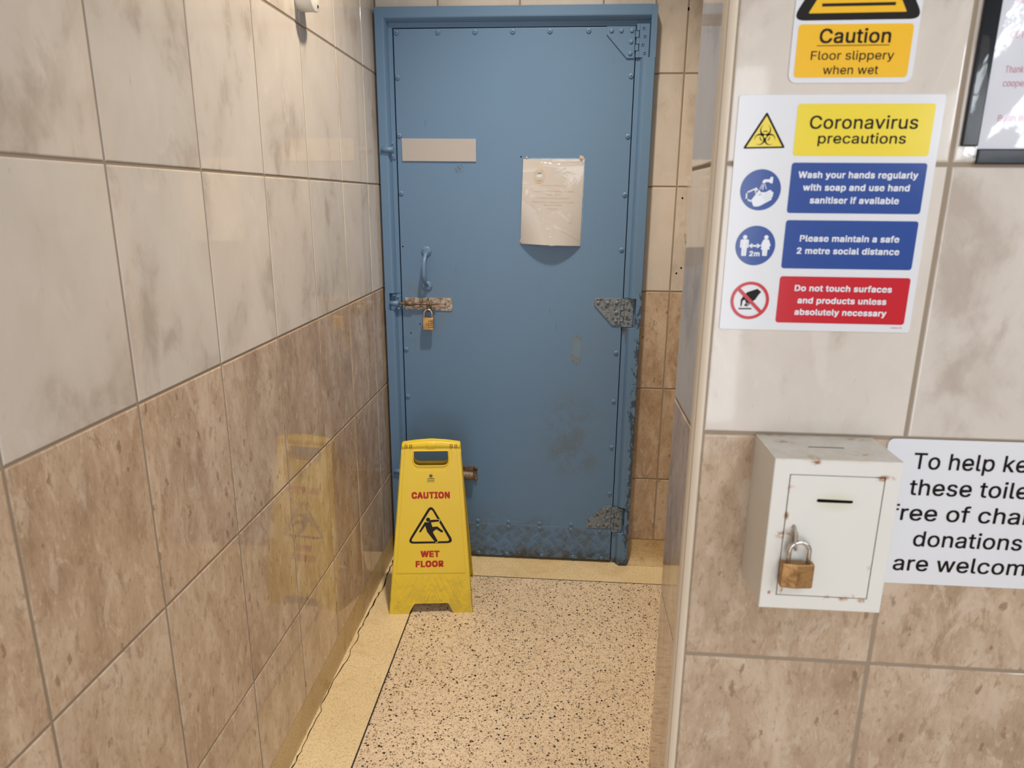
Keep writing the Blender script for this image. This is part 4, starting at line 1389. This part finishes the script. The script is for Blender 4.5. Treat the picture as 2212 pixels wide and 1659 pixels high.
for nm, fn in (('front_leaf', SF), ('back_leaf', SBk)):
    mb = MB()
    leaf_mesh(mb, fn, 4.0)
    # returned side flanges
    for us in (((-.5, 0), (47, 560)), ((288, 0), (250, 560))):
        (ua, va), (ub, vb) = us
        sg_ = 1 if ua > 100 else -1
        V = [fn(ua, va, 0), fn(ub, vb, 0), fn(ub, vb, 14), fn(ua, va, 14), fn(ua-sg_*2.5, va, 0), fn(ub-sg_*2.5, vb, 0), fn(ub-sg_*2.5, vb, 14), fn(ua-sg_*2.5, va, 14)]
        mb.add(V, [(0, 1, 2, 3), (4, 5, 6, 7), (0, 1, 5, 4), (2, 3, 7, 6), (1, 2, 6, 5), (0, 3, 7, 4)])
    # rolled lip round the hand hole, and the wall of the opening
    hp = HOLE
    if nm == 'front_leaf':
        mb.tube([fn(a, b, -.5) for a, b in hp], .0022, 8, closed=True, up=(0, 1, .2))
    n = len(hp)
    V = [fn(a, b, 0) for a, b in hp]+[fn(a, b, 15) for a, b in hp]
    mb.add(V, [(k, (k+1) % n, n+(k+1) % n, n+k) for k in range(n)])
    fl_ = mb.build(nm, 'yellow', sg)
    if nm == 'back_leaf':
        continue
    front = fl_
    fnv = lambda co: SF(co.x, co.z, co.y)
    mb = MB()
    pan = rpoly([(26.5, 144), (263.5, 142), (235.5, 571), (219, 571), (217.5, 530), (200, 499), (96, 499), (79.5, 530), (78, 572), (59.5, 573)], [6, 6, 2, 2, 18, 14, 14, 18, 2, 2], 5)
    mb.prism(pan, .5, -2.0, .9, fn=fnv)
    mb.build('raised_panel', 'yellow', sg)
    mb = MB()
    strips = []
    for i in range(4):
        strips.append(((158+20.2*i, 131), (198+20.2*i, 48)))
    strips.append(((239, 131), (257, 94)))
    strips += [((149.5, 112), (180, 48)), ((149.5, 88), (168, 48)), ((149.5, 64), (157, 48))]
    for a, b in strips:
        for m_ in (0, 1):
            a2, b2 = (a, b) if not m_ else ((293-a[0], a[1]), (293-b[0], b[1]))
            mb.prism(capsule(a2, b2, 4.6, 6), .5, -1.3, .9, fn=fnv)
    mb.build('grip_ribs', 'yellow', sg)

# top grip: a rounded bar that joins the leaves
mb = MB()
V, F = [], []
NS, NA = 24, 20
for i in range(NS+1):
    u = 50+198*i/NS
    t = (i/NS-.5)*2
    vt = 603-10*t*t
    for k in range(NA):
        a = 2*PI*k/NA
        cv0 = (vt+566)/2
        p = SF(u, cv0)
        V.append(Vector((p.x, AP+.0005-math.cos(a)*.0165, p.z+math.sin(a)*(vt-566)/2000*.98)))
for i in range(NS):
    for k in range(NA):
        F.append((i*NA+k, i*NA+(k+1) % NA, (i+1)*NA+(k+1) % NA, (i+1)*NA+k))
F += [tuple(range(NA)), tuple(range(NS*NA, NS*NA+NA))]
mb.add(V, F, 0, True)
mb.build('grip', 'yellow', sg)


def on_grip(u, v, off=.0):
    vt = 603-10*((u-149)/99)**2
    cv0, hh = (vt+566)/2, (vt-566)/2
    q = max(-.98, min(.98, (v-cv0)/hh))
    p = SF(u, v)
    return Vector((p.x, AP+.0005-math.sqrt(1-q*q)*.0165-off, p.z))


mb = MB()
pts = ellipse(149.3, 585.5, 17, 13.5, 28)
n = len(pts)
rings = [1.0, .9, .55]
V = []
for k, s_ in enumerate(rings):
    V += [on_grip(149.3+(a-149.3)*s_, 585.5+(b-585.5)*s_, .0012 if k else .0002) for a, b in pts]
V.append(on_grip(149.3, 585.5, .0012))
F = []
for k in range(len(rings)-1):
    F += [(k*n+i, k*n+(i+1) % n, (k+1)*n+(i+1) % n, (k+1)*n+i) for i in range(n)]
F += [((len(rings)-1)*n+i, (len(rings)-1)*n+(i+1) % n, len(V)-1) for i in range(n)]
mb.add(V, F, 0, True)
mb.build('thumb_boss', 'yellow', sg)
for uc in (72.5, 225):
    mb = MB()
    for du in (-8, 8):
        for hw, hh, off, mi in ((4.4, 6.8, .0007, 0), (1.5, 6.2, .0013, 1)):
            V = [on_grip(uc+du+a*hw, 583.5+hh*(2*k/6-1), off) for k in range(7) for a in (-1, 1)]
            mb.add(V, [(2*k, 2*k+1, 2*k+3, 2*k+2) for k in range(6)], mi)
    mb.build('clip', ['yellow_dark', 'yellow'], sg)

SP = lambda u, v: SF(u, v, -2.25)
for t, a, b, v, cp in (('CAUTION', 81, 211.3, 402.3, 24.0), ('WET', 109.5, 174.3, 198.6, 23.2), ('FLOOR', 92.2, 188, 163.8, 23.2)):
    mb = MB()
    text(mb, t, a, b, v, SP, cp, .052)
    mb.build('lettering', 'red_ink', sg)
mb = MB()
TO = rpoly([(146.5, 384), (62.5, 247), (225.5, 247)], [15, 15, 15], 8)
TI = rpoly([(147.3, 369), (75.5, 254), (211, 254)], [7, 7, 7], 8)
ring(mb, TO, TI, SP)
mb.build('warning_triangle', 'black_ink', sg)
FIG = [(125.3, 321.8), (106.7, 291.0), (105.2, 287.2), (109.0, 286.0), (112.0, 287.8), (126.4, 308.6), (132.6, 287.5), (158.1, 252.8), (164.9, 250.8), (168.8, 254.9), (152.3, 285.6), (155.4, 290.2), (164.6, 296.3), (181.3, 284.8), (186.6, 285.4), (187.4, 289.7), (167.7, 305.6), (151.0, 304.3), (146.3, 320.2), (172.5, 322.9), (175.2, 326.5), (172.5, 329.6), (145.9, 328.9), (142.8, 327.0), (139.0, 321.6), (134.4, 320.6)]
mb = MB()
SQ = lambda u, v: SF(u, v, -2.35)
SQ2 = lambda u, v: SF(u, v, -2.45)
# yellow keyline where arm and foot cross the triangle
mb.flat(capsule((165, 326), (172.5, 326.4), 5.0), SQ, 1)
mb.flat(capsule((157, 264), (164.6, 255), 6.2), SQ, 1)
mb.flat(FIG, SQ2, 0)
mb.flat(ellipse(136.3, 329.9, 7.8, 7.8, 24), SQ, 1)
mb.flat(ellipse(136.3, 329.9, 6.9, 7.1, 24), lambda u, v: SF(u, v, -2.6), 0)
mb.build('slipping_figure', ['black_ink', 'yellow'], sg)
mb = MB()
for k in range(10):
    a = 2*PI*k/10
    mb.flat(seg_poly((147.4+3.0*math.cos(a), 480.8+3.0*math.sin(a)), (147.4+6.6*math.cos(a), 480.8+6.6*math.sin(a)), 1.7), SP)
ring(mb, ellipse(147.4, 480.8, 3.4, 3.4, 20), ellipse(147.4, 480.8, 1.5, 1.5, 20), SP)
text(mb, 'JANGRO', 134.4, 160, 469.6, SP, 4.0, .03)
mb.flat([(134.2, 466.6), (160, 466.6), (160, 465.9), (134.2, 465.9)], SP)
text(mb, 'JANITORIAL', 134.8, 159.5, 462.4, SP, 2.3, .03)
text(mb, 'PRODUCTS', 133.6, 160.6, 458.6, SP, 2.1)
mb.build('logo', 'black_ink', sg)


# ------------------------------------------------------------------ signs on the partition
def sign_root(name, x, z_, label, cat='sign'):
    o = Vector((x, PY, z_))
    return tag(empty(name, o), label, cat), o


def PLN(o, off):
    return lambda u, v: (o.x+u/1000, PY-.0012-off/1000, o.z+v/1000)


def plate(o, poly, parent, mat, th=.0014, name='plate'):
    mb = MB()
    mb.prism([(o.x+u/1000, o.z+v/1000) for u, v in poly], PY-.0002, PY-th, .0004)
    return mb.build(name, mat, parent, o)


def lines(o, parent, mat, fn, rows, cap, bold=0.0):
    for t, a, b, v, *rest in rows:
        mb = MB()
        text(mb, t, a, b, v, fn, rest[1] if len(rest) > 1 else cap, bold, full=rest[0] if rest else None)
        mb.build('lettering', mat, parent, o, norm=False)


def printed(o, parent, name, mats, items):
    """items: callables that draw into a mesh"""
    mb = MB()
    for it in items:
        it(mb)
    return mb.build(name, mats, parent, o, norm=False)


# slippery floor sign
r1, o1 = sign_root('safety_sign', .926, .455, 'amber and white slippery floor caution sign high on the tiled partition')
plate(o1, rrect(-1.2, -.8, 145, 207, 10), r1, 'sign_white')
A, B_, C2 = PLN(o1, .5), PLN(o1, .8), PLN(o1, 1.0)
printed(o1, r1, 'print_panel', 'sign_amber', [lambda m: m.flat(rrect(5.0, 5.3, 138.6, 64.6, 4.5), A)])
lines(o1, r1, 'black_ink', B_, [('Caution', 30.8, 113.8, 43.6)], 16.0, .014)
lines(o1, r1, 'black_ink', B_, [('Floor slippery', 23, 120.2, 25.2), ('when wet', 39.1, 104, 9.0)], 9.8, .004)
printed(o1, r1, 'underline', 'black_ink', [lambda m: m.flat([(28.9, 40.4), (113, 40.9), (113, 41.7), (28.9, 41.2)], B_)])
TO = rpoly([(71.5, 199), (-4.5, 68.6), (148.5, 69.4)], [9, 9, 9], 6)
TI = rpoly([(71.5, 176), (14.8, 76.4), (128, 77.2)], [1, 1, 1], 6)
printed(o1, r1, 'warning_triangle', ['sign_amber', 'black_ink'], [lambda m: m.flat(TI, A, 0), lambda m: ring(m, TO, TI, A, 1)])
fg = [((u-147)*.62+73.5, (v-252)*.62+91.2) for u, v in FIG]
printed(o1, r1, 'slipping_figure', 'black_ink', [
    lambda m: m.flat(fg, B_), lambda m: m.flat(ellipse((136.3-147)*.62+73.5, (329.9-252)*.62+91.2, 4.6, 4.6, 20), C2),
    lambda m: m.flat([(29.6, 83.6), (114, 84.2), (114.2, 87.6), (29.6, 86.9)], B_)])

# coronavirus precautions sign
r2, o2 = sign_root('safety_sign', .868, .441, 'large white coronavirus precautions sign with yellow, blue and red panels, on the tiled partition')
plate(o2, rrect(.2, -293.5, 246.5, .4, 3.5), r2, 'sign_white')
A, B_, C2 = PLN(o2, .5), PLN(o2, .8), PLN(o2, 1.1)
for nm, mt, (u0, v0, u1, v1), lab in (('print_panel', 'sign_yellow', (72.2, -71.5, 235.8, -10.4), 'yellow panel'), ('print_panel', 'sign_blue', (72.4, -141.2, 236.6, -79.6), 'blue panel about washing hands'),
                                      ('print_panel', 'sign_blue', (72.8, -211.4, 236.8, -150.0), 'blue panel about distance'), ('print_panel', 'sign_red', (72.8, -283.0, 238.0, -221.6), 'red panel')):
    p_ = printed(o2, r2, nm, mt, [lambda m: m.flat(rrect(u0, v0, u1, v1, 3.6), A)])
    p_['label'] = lab
lines(o2, r2, 'black_ink', B_, [('Coronavirus', 88.7, 218, -39.6, None, 15.4), ('precautions', 100.7, 206.2, -56.8, None, 12.2)], 12, .008)
for rows in ((('Wash your hands regularly', 81.7, 227.2, -98.2), ('with soap and use hand', 89.1, 219.3, -113.5), ('sanitiser if available', 99.4, 208.6, -129.2)),
              (('Please maintain a safe', 92.4, 216.1, -176.8), ('2 metre social distance', 90.2, 218.4, -192.5)),
              (('Do not touch surfaces', 93.0, 216.3, -240.8), ('and products unless', 98.4, 211.5, -256.9), ('absolutely necessary', 96.2, 213.7, -272.3))):
    lines(o2, r2, 'white_ink', B_, rows, 8.2, .026)
lines(o2, r2, 'sign_red', B_, [('AH021 R', 221.9, 235.8, -287.9)], 1.9)
# biohazard triangle
bz = [(35.7, -19.4), (10.0, -63.2), (62.0, -62.2)]
bi = [(35.8, -24.3), (14.2, -61.2), (57.9, -60.3)]
bo_, bi_ = rpoly(bz, 1.6, 5), rpoly(bi, .3, 5)


def biohazard(m):
    c0 = (35.9, -48.5)
    for k in range(3):
        an = math.radians(90+120*k)
        d = Vector((math.cos(an), math.sin(an)))
        c = Vector(c0)+d*7.0
        ci = c+d*1.15
        n = 30
        # crescent: thick towards the middle, fading outwards
        O = [tuple(c+Vector((math.cos(an+PI+q), math.sin(an+PI+q)))*6.7) for q in [(-2.75+5.5*i/n) for i in range(n+1)]]
        I = [tuple(ci+Vector((math.cos(an+PI+q), math.sin(an+PI+q)))*5.45) for q in [(-2.75+5.5*i/n) for i in range(n+1)]]
        # gap where the lobe opens towards the middle
        for i in range(n):
            m.add([B_(*O[i]), B_(*O[i+1]), B_(*I[i+1]), B_(*I[i])], [(0, 1, 2, 3)], 0)
        arc = [(an-.42+.84*i/10) for i in range(11)]
        for i in range(10):
            P4 = [(c0[0]+r*math.cos(a), c0[1]+r*math.sin(a)) for r, a in ((5.6, arc[i]), (5.6, arc[i+1]), (6.6, arc[i+1]), (6.6, arc[i]))]
            m.add([C2(*p) for p in P4], [(0, 1, 2, 3)], 0)
    m.flat(ellipse(c0[0], c0[1], 1.75, 1.75, 20), C2, 1)


printed(o2, r2, 'hazard_triangle', ['sign_yellow', 'black_ink'], [lambda m: m.flat(bi_, A, 0), lambda m: ring(m, bo_, bi_, A, 1)])
printed(o2, r2, 'biohazard_symbol', ['black_ink', 'sign_yellow'], [biohazard])
# wash hands
TAP = [(38.0, -104.8), (38.7, -101.7), (40.4, -100.1), (47.5, -99.8), (47.3, -98.0), (48.4, -96.8), (50.5, -97.0), (51.3, -98.4), (50.8, -99.8), (51.0, -100.0), (50.9, -104.9), (47.5, -104.5), (46.6, -103.3), (42.4, -103.3), (41.3, -104.8)]
HAND = [(26.2, -125.7), (35.0, -112.8), (36.4, -114.0), (37.0, -115.7), (43.3, -115.8), (48.4, -112.9), (50.4, -113.6), (50.6, -114.6), (52.8, -115.6), (53.3, -117.2), (52.4, -118.4), (53.0, -119.4), (52.4, -121.4), (51.4, -122.0), (51.8, -123.4), (51.0, -125.2), (37.8, -132.7), (35.0, -133.5), (29.9, -133.3), (27.6, -128.8)]
HAND2 = [(25.8, -126.9), (21.0, -124.6), (20.0, -125.3), (19.9, -116.4), (33.2, -110.3), (34.0, -111.4), (29.0, -115.2), (30.0, -117.0), (32.6, -116.2)]


def strokes(m, pts, wd, fn, mi=0):
    for a, b in zip(pts[:-1], pts[1:]):
        m.flat(capsule(a, b, wd/2, 4), fn, mi)


printed(o2, r2, 'mandatory_disc', 'sign_blue', [lambda m: m.flat(ellipse(36.8, -113.0, 25.3, 25.3), A)])
printed(o2, r2, 'hand_washing_symbol', ['white_ink', 'sign_blue', 'grey_ink'], [
    lambda m: m.flat(TAP, B_), lambda m: m.flat(HAND, B_), lambda m: strokes(m, HAND2, 1.7, B_),
    lambda m: strokes(m, [(38.1, -105.6), (35.4, -112.0)], .5, B_), lambda m: strokes(m, [(39.7, -106.4), (39.6, -112.6)], 1.0, B_),
    lambda m: strokes(m, [(41.4, -105.6), (43.9, -111.9)], .8, B_), lambda m: strokes(m, [(38.8, -107.0), (37.0, -112.0)], .6, B_),
    lambda m: m.flat([(34.3, -120.3), (36.4, -118.3), (39.2, -117.5), (37.4, -118.8)], C2, 1),
    lambda m: [strokes(m, [a, b], .35, C2, 2) for a, b in (((40.0, -121.0), (49.9, -115.2)), ((41.3, -123.5), (51.6, -118.6)), ((42.7, -126.2), (51.0, -122.2)))]])
# two metres
printed(o2, r2, 'mandatory_disc', 'sign_blue', [lambda m: m.flat(ellipse(37.1, -182.8, 25.3, 25.3), A)])
MAN = rpoly([(17.6, -174.9), (28.4, -174.9), (28.6, -185.5), (26.5, -185.5), (26.2, -196.1), (20.2, -196.1), (19.7, -185.5), (17.6, -185.5)], [2.6, 2.6, .8, 0, 1, 1, 0, .8])
WOM = rpoly([(46.8, -174.6), (53.5, -174.6), (56.6, -183.0), (54.8, -183.8), (55.5, -187.5), (53.0, -187.5), (52.7, -195.8), (46.9, -195.8), (46.3, -187.7), (44.3, -187.5), (45.4, -183.6), (43.6, -183.2)], [2, 2, .8, .5, .4, 0, .8, .8, 0, .4, .5, .8])
printed(o2, r2, 'distance_symbol', ['white_ink', 'grey_ink'], [
    lambda m: m.flat(MAN, B_), lambda m: m.flat(WOM, B_), lambda m: m.flat(ellipse(23.1, -172.1, 2.7, 2.7, 20), B_), lambda m: m.flat(ellipse(50.0, -171.9, 2.7, 2.7, 20), B_),
    lambda m: m.flat([(33, -181.9), (39.3, -181.9), (39.3, -184.1), (33, -184.1)], B_),
    lambda m: m.flat(rpoly([(28.6, -183), (32.6, -179.9), (33.6, -180.4), (32.4, -183), (33.6, -185.5), (32.6, -186)], .3, 2), B_),
    lambda m: m.flat(rpoly([(44.0, -183), (39.6, -186), (38.7, -185.5), (40, -183), (38.7, -180.4), (39.6, -179.9)], .3, 2), B_),
    lambda m: text(m, '2m', 30.3, 43.5, -196.4, B_, 6.8, .03),
    lambda m: [strokes(m, [a, b], .35, C2, 1) for a, b in (((23.2, -187), (23.2, -195.6)), ((49.9, -188.2), (49.8, -195.3)), ((20.0, -178), (19.8, -185)), ((26.3, -178), (26.5, -185)))]])
# do not touch
NOH = [(25.5, -262.9), (25.1, -253.9), (27.7, -249.0), (32.4, -243.5), (45.4, -238.7), (50.6, -242.8), (47.1, -247.3), (43.8, -253.1), (40.5, -255.4), (38.4, -258.0), (37.0, -259.5), (33.8, -262.9), (32.6, -261.8), (30.7, -261.9), (30.1, -261.0), (32.4, -257.3), (31.4, -256.0), (30.7, -253.4), (27.6, -254.8), (27.1, -261.0), (26.2, -262.8)]
printed(o2, r2, 'prohibition_symbol', ['black_ink', 'sign_red', 'sign_white'], [
    lambda m: m.flat(NOH, A), lambda m: m.flat([(23.1, -266.3), (40.1, -266.1), (40.1, -264.4), (23.1, -264.6)], A),
    lambda m: strokes(m, [(32.6, -259.4), (35.0, -257.4)], .5, B_, 2), lambda m: strokes(m, [(33.4, -261.3), (37.2, -257.8)], .5, B_, 2),
    lambda m: ring(m, ellipse(36.8, -254.4, 25, 25), ellipse(36.8, -254.4, 21, 21), B_, 1), lambda m: m.flat(seg_poly((21.8, -239.9), (51.8, -268.9), 4.3), C2, 1)])

# donations sign, partly behind the cash box
r3, o3 = sign_root('donation_sign', 1.141, 0.0, 'white sign asking for donations, behind the cash box on the tiled partition')
plate(o3, rrect(-31, -221, 290, .2, 9), r3, 'sign_white', .0016)
B_ = PLN(o3, .8)
lines(o3, r3, 'black_ink', B_, [('To help keep', 6.6, 114, -43.2, 'To help'), ('these toilets', 7.0, 90.4, -82.2, 'these'), ('free of charge', -14.0, 94.5, -121.0, 'free of'),
                               ('donations', 24.1, 154, -160.8, 'donation'), ('are welcome', 2.2, 50.5, -199.8, 'are')], 24.0, .008)

# black-edged notice under a rippled clear cover
r4, o4 = sign_root('notice_board', 1.14, .36, 'black framed notice with pink lettering under shiny clear plastic, at the right of the partition', 'notice')
plate(o4, [(17.5, 18.2), (262, 18.2), (262, 330), (17.5, 330)], r4, 'paper_cool', .0012, 'paper')


def bar(parent, o, a, b, name='edge_strip'):
    mb = MB()
    mb.box((o.x+a[0]/1000, PY-.0058, o.z+a[1]/1000), (o.x+b[0]/1000, PY-.0003, o.z+b[1]/1000), .0016)
    return mb.build(name, 'black_plastic', parent, o)


bar(r4, o4, (-.6, 21.4), (19.0, 350))
bar(r4, o4, (20.2, .4), (262, 18.2))
bar(r4, o4, (262, 0.4), (282, 350))
bar(r4, o4, (19.0, 330), (262, 350))
mb = MB()
mb.box((o4.x+.004, PY-.0030, o4.z+.003), (o4.x+.0206, PY-.0004, o4.z+.0215), .001)
mb.build('clear_corner', 'cover', r4, o4)
B_ = PLN(o4, .5)
lines(o4, r4, 'pink_ink', B_, [('with', 35.0, 49, 180), ('CCTV', 36.0, 57, 142.7), ('Thank you', 37.0, 72, 105), ('cooperation', 37.0, 82, 89.7), ('Builth Wells', 38.4, 82, 50.2)], 7.4)
mb = MB()
grid(mb, lambda u, v: (o4.x+.002+u*.270, PY-.0066-.0022*math.sin(v*9+u*4+.6)-.0012*math.sin(u*21-v*13), o4.z+.0195+v*.315), 60, 70)
mb.build('clear_cover', 'cover', r4, o4, norm=False)

# ------------------------------------------------------------------ donation box with its padlock
bxo = Vector((.931, PY, 0.0))
bx = tag(empty('donation_box', bxo), 'rust-spotted white metal donation box on the tiled partition beside the donations sign', 'box')
FYB = PY-.095


def BB(mbx, name, mats):
    return mbx.build(name, mats, bx, bxo)


mb = MB()
Wb, Hb = .1575, .2135
du0, du1, dv0, dv1 = .0215, .1372, -.1925, -.0216
gp = .0012
x0 = bxo.x
yb = PY-.0003
mb.box((x0, FYB+.004, -Hb), (x0+Wb, yb, 0), .0)
mb.v, mb.f, mb.mi, mb.sm, mb.rand = [], [], [], [], []
V = [(x0, yb, -Hb), (x0+Wb, yb, -Hb), (x0+Wb, yb, 0), (x0, yb, 0)]
bv = .0016
loops = [V, [(x0, FYB+bv, -Hb), (x0+Wb, FYB+bv, -Hb), (x0+Wb, FYB+bv, 0), (x0, FYB+bv, 0)],
         [(x0+bv*.3, FYB+bv*.3, -Hb+bv*.3), (x0+Wb-bv*.3, FYB+bv*.3, -Hb+bv*.3), (x0+Wb-bv*.3, FYB+bv*.3, -bv*.3), (x0+bv*.3, FYB+bv*.3, -bv*.3)],
         [(x0+bv, FYB, -Hb+bv), (x0+Wb-bv, FYB, -Hb+bv), (x0+Wb-bv, FYB, -bv), (x0+bv, FYB, -bv)],
         [(x0+du0-gp, FYB, dv0-gp), (x0+du1+gp, FYB, dv0-gp), (x0+du1+gp, FYB, dv1+gp), (x0+du0-gp, FYB, dv1+gp)],
         [(x0+du0-gp, FYB+.008, dv0-gp), (x0+du1+gp, FYB+.008, dv0-gp), (x0+du1+gp, FYB+.008, dv1+gp), (x0+du0-gp, FYB+.008, dv1+gp)]]
allv = [p for l in loops for p in l]
F = [(i*4+k, i*4+(k+1) % 4, i*4+4+(k+1) % 4, i*4+4+k) for i in range(len(loops)-1) for k in range(4)]
F += [(0, 1, 2, 3), tuple(range(20, 24))]
mb.add(allv, F)
mb.box((x0+.056, PY-.0485, -.0002), (x0+.102, PY-.0465, .0002), 0, 1)
BB(mb, 'body', ['white_box', 'dark'])
mb = MB()
mb.box((x0+du0, FYB-.0006, dv0), (x0+du1, FYB+.006, dv1), .0012)
dr = BB(mb, 'box_door', ['white_box'])
mb = MB()
mb.prism(rpoly([(x0+.0565, -.0560), (x0+.0585, -.0528), (x0+.1015, -.0535), (x0+.1025, -.0555), (x0+.1005, -.0572), (x0+.0600, -.0572)], .0012, 3), FYB, FYB-.0010)
BB(mb, 'coin_slot', 'dark')
mb = MB()
mb.tube([(x0+.0330, FYB+.002, -.0915), (x0+.0325, FYB-.007, -.0925), (x0+.0320, FYB-.013, -.1005), (x0+.0325, FYB-.0135, -.1115), (x0+.0345, FYB-.012, -.1195), (x0+.0370, FYB-.004, -.1215), (x0+.0370, FYB+.002, -.1215)], .0021, 10)
mb.box((x0+.0335, FYB-.012, -.1205), (x0+.0360, FYB, -.0965), .0008)
hk = BB(mb, 'hasp', 'bolt')
p2 = Vector((x0+.0395, FYB-.0125, -.1720))
pk = tag(empty('padlock', p2), 'dull brass padlock with steel shackle hanging on the donation box', 'padlock')
mb = MB()
hx, hz = .0205, .0338
yc, hy = -.0125, .0068
poly = rpoly([(-hx, hy), (-hx, -hy*.55), (-hx*.1, -hy), (hx, -hy*.55), (hx, hy)], [.001, .002, .0008, .002, .001], 3)
for zz0, zz1, in_ in ((-.1720, -.1382, 0),):
    n = len(poly)
    cxp = x0+.0395
    V = [(cxp+a*.96, FYB+yc+b*.9, zz0) for a, b in poly]+[(cxp+a, FYB+yc+b, zz0+.0014) for a, b in poly]+[(cxp+a, FYB+yc+b, zz1-.0014) for a, b in poly]+[(cxp+a*.96, FYB+yc+b*.9, zz1) for a, b in poly]
    F = [(i*n+k, i*n+(k+1) % n, i*n+n+(k+1) % n, i*n+n+k) for i in range(3) for k in range(n)]
    F += [tuple(range(n)), tuple(range(3*n, 4*n))]
    mb.add(V, F)
mb.build('body', 'old_brass', pk, p2)
mb = MB()
shackle(mb, x0+.0268, x0+.0520, -.139, -.1085, FYB+yc, .0029)
mb.build('shackle', 'chrome', pk, p2)

# ------------------------------------------------------------------ small fittings
so_ = Vector((0, -.70, .782))
se = tag(empty('wall_sensor', so_), 'round white plastic sensor high on the left wall, at the top edge of the photo', 'sensor')
mb = MB()
mb.lathe([(.0335, 0), (.0340, .001), (.0340, .034), (.0335, .0355)], (0, 0, 0), (1, 0, 0), 40)
mb.build('housing', 'white_plastic', se)
mb = MB()
mb.lathe([(.0345, .0358), (.0350, .0368), (.0346, .0392), (.0330, .0400), (.010, .0404)], (0, 0, 0), (1, 0, 0), 40)
mb.build('cap', 'white_plastic', se)
mb = MB()
mb.lathe([(.0042, .0396), (.0038, .0408)], (0, .017, -.0185), (1, 0, 0), 14)
tag(mb.build('screw_hole', 'dark', se), 'dark screw hole in the cap')
mb = MB()
mb.box((.002, -.0325, -.0135), (.0055, -.0300, -.0040), 0)
mb.build('vent_slot', 'dark', se)

do = Vector((1.155, 0, .175))
dp = tag(empty('dispenser', do), 'pale plastic dispenser on the far wall, almost hidden behind the tiled partition', 'dispenser')
mb = MB()
mb.prism(rpoly([(1.0665, .395), (1.243, .395), (1.243, .175), (1.0730, .175), (1.0665, .205)], [.016, .016, .02, .006, .02], 6), -.0003, -.105, .006)
mb.build('housing', 'cream_plastic', dp, do)
mb = MB()
mb.box((1.10, -.1068, .200), (1.21, -.104, .250), .002)
mb.build('outlet', 'dark', dp, do)

for nm, x, y, lab in (('ceiling_lamp', 1.80, -3.4, 'round white ceiling lamp of the lobby, behind the camera'),):
    lo = Vector((x, y, CEIL))
    L_ = tag(empty(nm, lo), lab, 'lamp')
    mb = MB()
    mb.lathe([(.11, 0), (.11, .02), (.105, .030)], (0, 0, 0), (0, 0, -1), 32)
    mb.build('base', 'white_plastic', L_)
    mb = MB()
    mb.lathe([(.102, .030), (.100, .045), (.085, .060), (.04, .068)], (0, 0, 0), (0, 0, -1), 32)
    mb.build('diffuser', 'diffuser', L_)
lo = Vector((.60, -.78, CEIL))
L_ = tag(empty('downlight', lo), 'recessed round downlight in the ceiling before the blue door, above the photo', 'lamp')
mb = MB()
R0, R1 = .075, .060
n = 32
V = [(r*math.cos(2*PI*k/n), r*math.sin(2*PI*k/n), h) for r, h in ((R0, 0), (R0, -.004), (R1, -.008), (R1*.92, .001)) for k in range(n)]
mb.add(V, [(i*n+k, i*n+(k+1) % n, (i+1)*n+(k+1) % n, (i+1)*n+k) for i in range(3) for k in range(n)], 0, True)
mb.build('bezel', 'white_plastic', L_)
mb = MB()
mb.lathe([(.054, .001), (.050, .004)], (0, 0, 0), (0, 0, -1), 28)
mb.build('lens', 'diffuser', L_)
